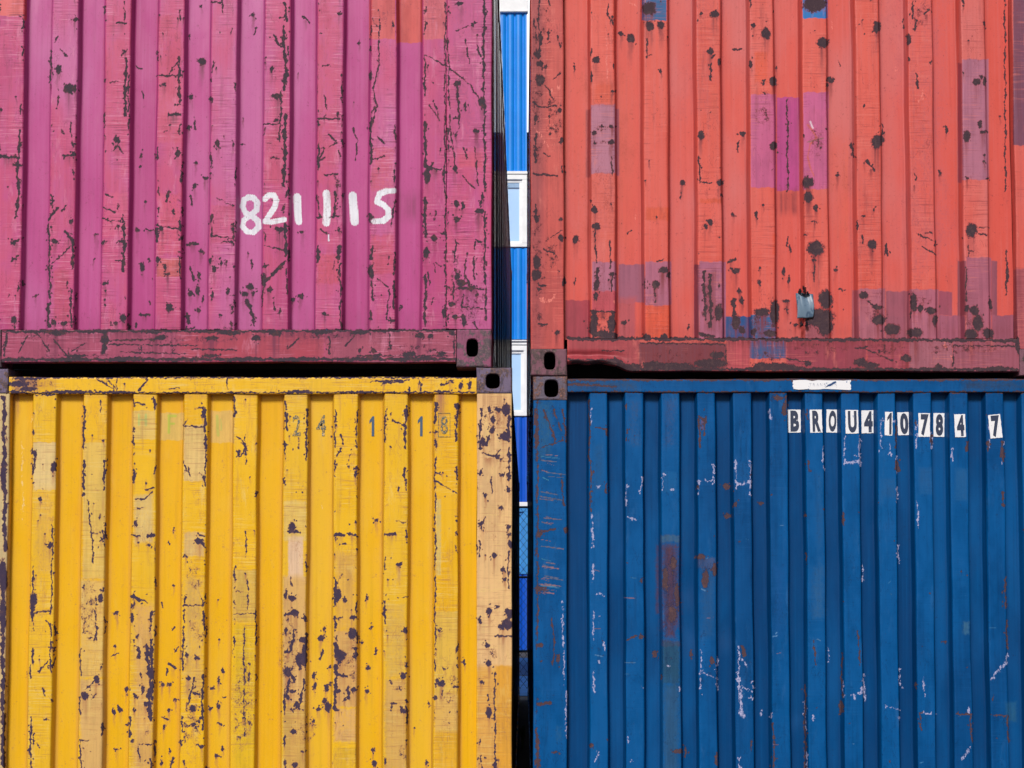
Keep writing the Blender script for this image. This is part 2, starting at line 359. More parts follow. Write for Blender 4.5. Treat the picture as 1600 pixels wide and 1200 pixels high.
# marks are listed in image pixels (B x y rx ry = chip, L x1 y1 x2 y2 w = scrape), one list per container
PINK = dict(rust=blobs("""117 31 4 4;91 108 5 7;108 138 9 8;118 138 4 7;115 240 4 4;195 80 3 3;183 218 5 6;220 242 2 5;224 150 1 7;219 261 2 2;257 131 4 3;277 240 5 6;315 96 7 5
299 152 4 5;296 199 3.5 4;322 278 5 3;304 290 4 5;306 255 3 2;315 10 2.5 2.5;330 155 3 4;340 224 4 6;364 225 2 3;395 24 4 3;380 185 2 2;0 171 2 3;434 150 9 5;424 108 4 4;432 187 4 3
530 240 2 4;529 22 3 3;528 178 2.5 3;527 290 3 4;466 115 1.5 2;552 160 1.5 1.5;562 68 1.5 5;579 118 3 7;613 38 2 4;668 275 5 14;753 160 6 9;716 130 6 5;738 38 3 3;746 54 2 2;745 204 6 3;713 211 3 3
711 264 4 5;694 270 3 5;720 5 6 3;28 450 2 5;22 500 5 7;20 380 3 2;56 463 3 2;112 347 3 4;85 377 5 4;84 503 4 5;100 505 6 4;150 366 5 1.2;147 405 2 2;185 353 3 3;160 380 3 3;188 377 5 2;163 443 4 3
193 497 6 7;181 505 4 3;226 316 2.5 2.5;215 359 3.5 3;223 417 4 7;234 405 1.5 3;213 507 2 3;238 436 1 2;253 357 4 5;271 330 2 4;247 405 4 5;259 417 2.5 5;262 429 5 2;283 372 3 4;265 480 5 7
314 393 4 2.5;311 430 3 6;297 459 4.5 5;308 453 4 7;311 485 3 4;317 468 1.5 4;331 340 3 7;329 407 3 3;335 421 4 5;346 411 2 4;354 410 2 3;355 456 3 4;364 480 2 5;345 492 1.5 3;361 506 3 2;394 410 2 5
390 448 7 5;382 460 6 4;395 458 3 4;387 395 1.5 2;443 326 3 5;438 358 10 4;412 438 4 12;415 416 4 3;420 453 5 4;438 487 2 5;472 362 4 2;458 468 4 4;470 463 5 4;530 428 2.5 4;530 360 3 3
507 490 4 2.5;580 425 5 12;613 501 4 3;580 490 2 6;628 480 2 4;678 372 5 6;666 395 4 10;694 490 3 8;713 318 4 7;723 322 3 5;714 343 5 5;749 330 8 4;715 432 5 6;720 442 8 6;738 448 5 3;706 475 6 4
712 495 5 4;725 500 4 10;745 460 3 3;563 548 3 4;584 548 4 4;672 525 5 4;678 546 3 2;163 530 7 8;250 528 8 4;330 528 12 3;90 521 14 4;120 556 20 2.5;200 559 26 2;330 556 14 3;430 522 12 3;500 520 16 3;400 528 8 5;360 520 20 4
640 553 12 4;590 555 8 3;690 552 8 3;655 524 8 5;705 520 4 4;240 519 14 3;610 540 3 4;560 520 16 3""") + lines("""87 66 90 56 1.5;80 78 78 130 2;92 150 88 170 .8;110 190 114 230 1.2;98 243 115 243 3;195 2 194 35 1;181 36 197 36 3;197 92 195 180 3.5;162 176 164 200 1.5;178 234 188 220 2.8;184 228 192 240 1.5
212 103 220 109 2;245 118 284 118 2;264 115 278 96 2;279 90 281 160 3.4;281 16 281 32 1.5;246 80 247 95 2;273 164 282 164 2.4;262 180 282 178 3;246 230 245 250 2;281 195 281 210 1;303 183 306 202 1.5;297 55 297 62 1
330 112 334 98 2;328 238 328 250 1;348 4 331 3 1;348 0 348 20 .7;397 55 400 44 1.5;376 225 382 225 1.5;0 244 28 247 5;32 205 27 260 3.5;27 260 30 300 4;32 162 31 178 1
446 5 447 33 3;443 42 446 110 4;447 110 444 140 6;440 140 437 220 2;446 180 444 290 4.5;428 55 440 75 3;413 194 438 194 1;498 53 503 53 1.5;507 148 510 172 1.5;496 185 530 186 1
514 210 528 224 2;515 228 528 224 2;498 250 506 232 3;496 240 498 265 3;508 273 528 272 1.5;472 25 481 32 2.5;552 200 560 222 1.5;558 222 555 250 .7;593 25 592 95 1.2;592 95 584 140 1;584 140 588 165 1;588 165 580 200 1.2
580 185 579 255 3;590 212 601 225 1.2;584 248 600 244 .8;663 85 665 150 2;665 190 664 260 3.8;679 162 686 187 1.5;670 165 686 187 1;696 5 695 300 1.6;663 85 700 105 1.5;700 105 735 132 1.5;735 132 752 160 1.6
715 130 716 175 3;757 0 755 120 3.2;756 120 758 300 2.6;724 232 730 250 2;708 185 718 186 2;702 180 711 262 .8;723 275 741 294 1;671 262 690 265 3;675 255 668 280 3;727 160 727 172 2;713 48 746 35 .8
746 70 751 90 2.4;29 300 25 340 3.4;18 380 30 374 3;18 408 29 398 2;78 305 84 315 2;76 345 90 325 2.8;97 330 102 322 2;76 350 78 450 2.6;102 362 112 375 4;113 375 114 420 3.2;82 412 110 385 2;76 455 79 475 3;76 475 76 510 4
110 450 112 510 2.5;167 305 175 308 1;161 324 180 332 1.5;161 341 175 346 2;175 344 195 347 1.5;194 352 193 425 4;181 407 190 408 2;193 335 193 345 2;228 358 240 360 2.5;233 470 235 477 1;219 492 234 492 2.6
262 300 260 315 4;244 352 279 358 2;245 358 245 378 4;282 340 282 360 3;281 400 282 435 2;296 303 300 320 2;293 382 308 381 3.4;298 417 303 438 2.6;292 488 296 505 4.4;290 514 303 512 3;339 310 365 322 1.2
331 355 331 370 1.5;331 368 365 373 1.5;365 350 364 382 2.6;347 378 364 378 2;386 470 395 490 5;395 490 397 510 3;10 520 7 555 3;57 520 77 548 2;83 530 105 555 2;115 548 135 535 2;30 550 42 525 2;163 520 163 550 6
170 532 250 530 1.5;170 538 310 540 1;107 545 110 560 1.5;188 550 290 553 1;255 525 235 532 4;270 545 270 553 2;220 540 222 548 2;450 545 466 528 2;515 526 515 552 2.6;540 540 553 525 1.5;607 520 610 545 1.5
447 300 447 308 2;446 350 446 400 4;412 384 445 391 1.2;415 440 447 408 4;427 465 430 483 2;410 450 410 480 1.5;448 420 448 460 1.5;496 385 497 408 4;529 385 529 405 5;532 410 531 440 2;495 340 530 338 2;494 305 500 340 1.5
524 300 522 340 3;501 358 513 367 1;532 440 532 510 2;581 385 580 405 3.5;578 335 583 345 6;616 315 612 355 2;617 395 616 430 1.8;580 440 582 470 2.6;608 452 605 500 1;615 440 615 480 3;590 435 606 450 1.2;607 400 608 415 1
664 308 664 345 4;666 350 665 370 3;665 430 664 510 3.2;669 425 671 445 1.5;679 412 681 425 1.5;696 300 697 510 2;677 465 675 475 1.5;688 363 697 367 2;682 411 690 417 1;712 375 710 410 2;742 375 752 378 2;742 378 741 390 1.5
712 420 714 440 1.5;741 400 741 435 2.4;715 450 755 452 3;728 430 735 455 3;708 440 708 475 2;725 480 755 482 1.5;724 460 722 480 2;742 503 745 515 2;730 395 726 430 1.5;758 330 757 420 2.5;754 300 750 320 3;757 400 760 500 2.6
6 562 740 561 5;4 518 340 517 4;300 518 710 516 3.4;300 545 370 547 1.4;560 556 700 556 1.6;708 515 711 560 2;715 150 718 200 1;728 60 733 100 1.2;741 230 748 290 1;700 60 702 170 .8"""),
 patch=[(577, -5, 617.5, 61, (214, 92, 98), 1, 2), (619, -5, 660, 67, (212, 88, 88), 1, 2), (661, -5, 697, 62, (212, 98, 115), .8, 4), (-4, -5, 36, 25, (225, 105, 110), 1, 2), (36, -5, 42, 31, (205, 80, 85), 1, 2),
        (245, 22, 285, 225, (208, 82, 118), .55, 8), (494, -5, 533, 290, (208, 84, 122), .5, 8), (160, 60, 200, 200, (210, 85, 125), .5, 12), (410, 200, 449, 290, (205, 80, 118), .5, 12), (245, 300, 284, 400, (214, 86, 120), .6, 10),
        (245, 403, 283, 433, (205, 95, 105), .8, 3), (160, 300, 200, 372, (216, 92, 135), .6, 6), (578, 365, 617, 430, (208, 80, 115), .6, 8), (494, 395, 533, 445, (208, 82, 112), .6, 8), (328, 320, 368, 381, (204, 84, 128), .6, 5),
        (716, 235, 757, 262, (222, 88, 118), .7, 8), (578, 228, 617, 300, (214, 92, 120), .5, 8), (82, 420, 110, 505, (196, 78, 112), .6, 8)],
 brush=[([(391, 308), (381, 312), (379, 323), (384, 333), (394, 338), (403, 345), (404, 355), (396, 363), (386, 362), (379, 354), (381, 344), (391, 337), (401, 328), (402, 316), (396, 309), (388, 308)], 4.6, (232, 234, 246)),
        ([(414, 311), (420, 305), (428, 305), (432, 313), (429, 324), (421, 336), (414, 346), (424, 347), (444, 343)], 4.6, (232, 234, 246)),
        ([(464, 308), (465, 330), (467, 346)], 6.4, (232, 234, 246)), ([(510, 302), (511, 325), (510, 348)], 6.2, (232, 234, 246)), ([(513, 367), (514, 376)], 1.6, (220, 215, 235)),
        ([(551, 306), (553, 330), (554, 346)], 7.2, (232, 234, 246)), ([(616, 298), (603, 299), (593, 303), (589, 315), (599, 320), (607, 328), (607, 338), (599, 345), (584, 346)], 5.0, (232, 234, 246))],
 stain_shade=[(620, 300, 660, 345, .45, 14), (-10, 492, 700, 520, .3, 16), (36, 250, 78, 520, .12, 60), (288, 380, 327, 515, .25, 20), (372, 430, 411, 515, .3, 20), (36, 440, 78, 515, .15, 30), (455, 470, 492, 515, .25, 15), (536, 480, 577, 515, .25, 15), (620, 480, 660, 515, .25, 15), (5, 512, 710, 520, .45, 4), (700, 440, 768, 515, .3, 30)],
 speck=blobs("330 530 60 8;60 525 50 8;500 524 90 8;650 545 50 12;120 556 90 6;250 530 60 10;735 480 24 30;712 440 10 60;755 420 6 70;560 560 160 4;200 518 150 5"))
PINK_EXTRA = dict(rail=[(-80, 500, 300, 580, (172, 74, 108), .85, 20), (280, 500, 510, 580, (178, 66, 90), .9, 20), (505, 500, 720, 580, (172, 80, 108), .88, 20)], post=[(695, -400, 790, 250, (186, 82, 142), .5, 40)])

YELLOW = dict(rust=blobs("""54 710 3 8;84 730 5 9;78 852 4 6;70 835 2 2;52 938 6 14;80 1040 2 3;5 900 7 30;5 960 6 30;6 740 5 30;162 688 2 2;157 935 4 8;150 1062 5 7;133 1087 6 7;158 1042 2 3;210 745 3 10;212 818 3 6;231 852 4 2.5;216 848 2 2
207 947 3 3;207 965 3 9;214 994 2 3;220 1055 2 4;223 1077 3 7;212 1088 3 4;211 1110 3 2;228 1100 4 4;207 1158 2 3;183 958 4 4;180 1010 2 2.5;198 1077 3 5;188 1109 4 4;178 1113 3 5;183 1171 4 1.5;272 827 1.5 3;271 916 2 2
253 1070 3.5 3;265 1070 3 4;264 1110 3 3;256 1135 3 3;252 1190 2 5;266 1173 1.5 4;275 1093 3 2;317 645 3 8;310 845 7 5;291 870 3 2;317 943 2 5;293 1023 3 3;309 1028 4 3;293 1060 5 3;301 1107 5.5 6;301 1132 4 4;310 1128 2 4
315 1166 4 3;283 1160 2 5;340 937 1.5 2;342 999 2 2;332 1076 4 3;342 1104 4 4;329 1107 3 3;348 1047 2 4;349 1170 2 3;338 1181 4 3;341 1065 3 4;372 706 3 4;390 1037 2.5 2.5;390 1131 2 3
456 935 6 5;446 930 3 8;461 957 7 5;477 966 3 6;446 985 3 5;472 1000 6 5;471 1030 9 12;476 1015 5 10;449 1050 7 8;457 1080 6 3;465 1101 5 6;456 1109 3 2;451 1090 3 4;458 1143 6 4;460 1195 6 5;473 1175 3 2;457 824 6 9
506 982 3 4;501 997 5 6;515 1042 2 3;490 1055 3 6;492 1071 3 6;510 1075 4 7;516 1068 2 4;508 1095 4 5;513 1104 6 7;498 1108 5 3;487 1127 3 2;556 732 4 3;556 742 3 5;527 930 6 12;539 937 3 5;552 965 6 3;530 965 3 2
550 990 8 9;556 1013 4 3;555 1025 5 3;532 1025 10 10;528 1080 6 4;553 1078 5 4;540 1093 3 3;573 934 2.5 4;580 981 2 4;588 1018 2 5;575 1043 3 4;573 1080 4 4;565 1004 2 3;584 1193 4 6;583 1172 3 3;634 645 4 7;609 698 2 2
623 761 2 3;624 882 6 3;633 985 4 5;629 1056 5 6;630 1110 5 5;601 1190 2 6;671 1098 1.5 4;666 1192 3 3.5;589 813 4 3;647 1138 2 2;714 635 5 7;682 675 5 2;680 828 1.5 3;686 985 3 3;690 1068 6 6;682 1063 3 4;682 1090 3 4;714 1013 2 5
695 1045 3 2;726 1035 2 6;790 640 8 10;790 682 10 7;770 655 4 6;778 640 6 3;764 640 3 6;770 672 5 6;782 718 3 2.5;755 690 4 8;752 738 3 4;784 742 3 3;795 743 4 4;758 775 3 5;795 765 3 6;782 793 4 3;753 818 5 4;795 823 3 4
795 835 4 3;797 850 4 6;772 868 5 4;758 867 1.5 1.5;787 890 4 4;789 906 3 3;765 955 5.5 6;777 948 3 3;793 955 4 6;793 975 9 9;797 960 5 8;783 980 6 5;761 1008 4 4;764 1036 5 5;752 1065 4 3;764 1113 5 9;750 970 3 6;750 1160 2 3
773 1195 4 5;758 1184 2 2;30 600 18 5;45 608 16 4;110 612 40 2.4;180 613 34 2.4;195 600 2 2;600 600 3 2;640 609 2 6;560 613 40 2.2;470 611 20 1.8;720 603 4 5;705 595 5 1.5;735 601 3 8;45 592 26 2;24 612 10 2;690 612 14 2.2"""
) + lines("""52 617 87 617 2;50 700 55 730 2;82 820 82 880 1.6;61 780 64 782 3;53 885 50 925 2;50 950 51 965 4;81 880 80 960 1.6;71 970 80 980 2;79 975 79 1050 1.9;55 957 80 954 1;47 1040 47 1060 2;60 1050 78 1030 1;48 1120 48 1200 2.5
66 1075 72 1088 1;6 620 8 860 5;4 890 5 1200 5.5;132 635 131 680 2.6;131 720 131 765 3;163 720 163 765 2.6;136 780 142 820 1.6;142 820 146 880 1.6;161 830 163 855 2;155 845 163 840 2;158 625 156 645 1.5;160 918 160 925 2
150 935 150 1000 1;146 1005 152 980 1;135 1075 150 1060 2.6;126 1015 126 1055 1.6;125 1090 125 1117 1.6;125 1157 141 1157 1.6;160 1130 159 1150 3;126 1160 126 1200 2;228 765 240 763 3;210 780 225 780 2;225 780 238 768 1.6
208 837 218 837 3;230 838 241 836 4;240 620 242 640 3;209 628 225 632 1.5;205 930 218 937 4;218 935 231 942 1.6;238 955 234 985 3;229 1007 236 1080 5;236 1000 238 1060 4;233 1080 235 1125 6;238 1010 238 1100 3;209 1009 219 1011 2
217 1010 218 1028 4;217 1163 238 1163 1.5;216 1165 219 1190 1;236 1185 235 1200 2;175 1025 186 1020 2.4;203 1120 202 1150 2.6;195 1132 203 1131 2;262 845 265 852 1;253 940 254 950 1;268 985 272 980 1.6;279 1012 273 1020 2
265 1038 275 1045 3.4;261 1046 259 1055 2.4;253 1120 261 1125 2;270 1185 266 1200 3;287 665 320 668 1;320 640 322 700 3;321 700 321 760 2;288 727 292 735 2;294 730 298 745 1;312 738 320 750 1.5;312 836 320 838 2;313 848 320 855 3
287 946 318 946 1;319 955 319 985 2.6;286 980 286 1050 2.6;303 1060 295 1100 2.6;304 1082 312 1085 3;317 1055 316 1140 3;292 1100 292 1110 1;284 1120 284 1145 2;349 1090 356 1088 2;340 1130 346 1132 2.5
370 682 380 690 2;380 690 383 700 2.4;382 702 377 712 2;371 712 377 713 2;383 680 384 725 1;366 620 366 650 2.6;384 830 384 870 1;386 905 388 952 1.2;365 960 400 958 1;381 980 382 1150 .8
445 960 465 960 5;459 985 455 1015 3.6;446 1019 455 1017 4;478 990 478 1040 4;465 1030 470 1045 5;455 1055 459 1065 4;451 1060 448 1090 3;475 1062 468 1110 3;445 1080 445 1115 3;452 830 465 832 4;447 650 449 672 3.6;479 640 480 665 3
480 670 478 720 2.6;445 690 446 700 2;505 1015 501 1030 3;524 640 524 700 2;558 640 557 700 2;533 700 525 712 2.2;533 680 537 695 1.5;523 836 538 836 4;545 835 555 836 4;532 850 540 850 2;523 915 524 945 4;524 965 524 980 4
524 1005 530 1035 5;525 1040 525 1060 5;527 1055 542 1056 5;524 1060 524 1110 4;544 1075 545 1090 5;635 635 633 700 3;601 650 602 690 2;613 657 630 664 1.5;632 730 633 750 3;602 835 617 835 3;601 940 602 975 3.2
612 1100 620 1098 1.5;613 1100 611 1110 1;681 630 679 660 3.6;714 640 713 690 2.8;680 715 680 890 1.3;681 737 690 742 2;682 752 713 771 1.6;680 900 680 1010 1.6;795 650 795 690 4;795 700 796 750 3;752 640 750 700 3
765 680 760 695 4;752 708 778 715 3;773 714 781 702 2;768 745 769 770 1.5;753 818 753 830 2;756 815 758 808 1.5;749 845 749 870 2;795 860 794 920 2;773 994 800 994 2.6;773 1050 774 1200 1.9;763 1085 764 1095 2;751 1180 752 1200 2
170 594 182 608 1.2;152 592 178 608 1.0;218 610 230 594 2.4;183 610 183 594 1.6;580 596 640 594 1.6;600 598 630 597 1.2;655 592 659 610 2;690 602 702 598 1.6;265 607 282 606 1.5;355 590 356 608 1.2;20 590 742 590 1.5;20 614 742 613 1.6"""),
 patch=[(52, 691, 87.5, 766, (236, 205, 140), .9, 3), (129, 690, 166, 905, (236, 196, 96), .8, 5), (124, 905, 166, 1060, (232, 190, 104), .75, 10), (124, 1060, 165, 1205, (226, 182, 112), .85, 10), (206, 641, 243, 687, (234, 196, 104), .8, 3), (208, 772, 240, 850, (230, 196, 120), .7, 10),
        (206, 940, 243, 1205, (228, 178, 100), .7, 20), (250, 645, 288, 688, (230, 192, 100), .95, 3), (287, 664, 321, 752, (232, 196, 122), .9, 3), (287, 830, 320, 870, (230, 190, 120), .7, 5), (284, 900, 320, 1090, (226, 182, 96), .6, 20), (329, 642, 366, 692, (232, 190, 100), .95, 4),
        (362, 890, 402, 972, (226, 184, 84), .75, 5), (362, 972, 400, 1205, (236, 192, 35), .7, 20), (443, 781, 479, 845, (234, 196, 100), .7, 4), (450, 838, 474, 905, (236, 200, 165), .85, 4), (442, 900, 479, 1100, (228, 182, 110), .9, 10), (442, 1100, 479, 1205, (222, 176, 90), .8, 8),
        (522, 860, 558, 990, (232, 180, 80), .7, 20), (521, 985, 558, 1105, (222, 172, 100), .9, 6), (521, 1105, 558, 1160, (230, 180, 110), .7, 8), (521, 1168, 558, 1205, (240, 190, 45), .9, 3), (600, 1060, 637, 1205, (222, 176, 95), .8, 15), (600, 940, 636, 1060, (224, 182, 85), .6, 15),
        (679, 1142, 716, 1250, (240, 182, 42), 1, 3), (679, 955, 716, 1144, (234, 190, 78), .8, 4), (676, 1085, 716, 1142, (226, 180, 110), .6, 10), (52, 766, 87, 900, (234, 184, 80), .6, 20), (680, 780, 690, 900, (228, 200, 120), .6, 4)],
 white=blobs("503 791 1.2 5;579 792 1.5 1.5;49 655 1.5 7") + lines("34 690 36 800 1.3;631 640 634 690 1.2;680 720 681 820 1.6"),
 stain_shade=[(13, 600, 26, 1300, .22, 4), (444, 600, 480, 603, .3, 2), (765, 1060, 775, 1200, .35, 6), (745, 612, 800, 640, .4, 10), (766, 740, 784, 830, .25, 10), (545, 895, 556, 985, .35, 8), (20, 616, 742, 622, .4, 4), (18, 586, 90, 612, .5, 8)],  # besides stains, a painted strip of shade just under the top rail
 speck=blobs("550 1060 10 20;545 1035 14 20;629 1060 10 8;622 1075 12 6;636 1036 6 8;629 1175 8 16;690 993 12 6;708 1060 9 10;700 1090 16 12;713 1120 5 18;228 1145 8 8;772 1020 8 16;304 900 20 30;310 980 16 30;380 1100 22 100;140 950 20 60;60 600 50 8;300 1130 20 50;480 1140 20 30;770 650 26 25;450 1020 20 90"))
YELLOW_EXTRA = dict(post=[(744, 612, 802, 1045, (240, 196, 138), .95, 6), (774, 1040, 802, 1250, (232, 168, 60), 1, 3), (744, 1040, 775, 1250, (230, 172, 85), .85, 8), (-60, 612, 16, 1300, (214, 190, 140), .9, 3)],
                    rail=[(18, 585, 62, 615, (150, 110, 95), .7, 20)])
GREEN_MARK = [([(217, 648), (217, 664)], 1.6, (190, 198, 110)), ([(228, 648), (228, 664)], 1.6, (190, 198, 110)), ([(218, 656), (228, 656)], 1.4, (190, 198, 110)),
              ([(264, 649), (264, 676)], 2.2, (190, 195, 75)), ([(264, 650), (274, 650)], 2, (190, 195, 75)), ([(264, 662), (272, 662)], 1.8, (190, 195, 75)),
              ([(339, 650), (341, 680)], 2.6, (196, 188, 90)), ([(345, 655), (346, 672)], 1.4, (200, 190, 95))]
YELLOW['brush'] = GREEN_MARK

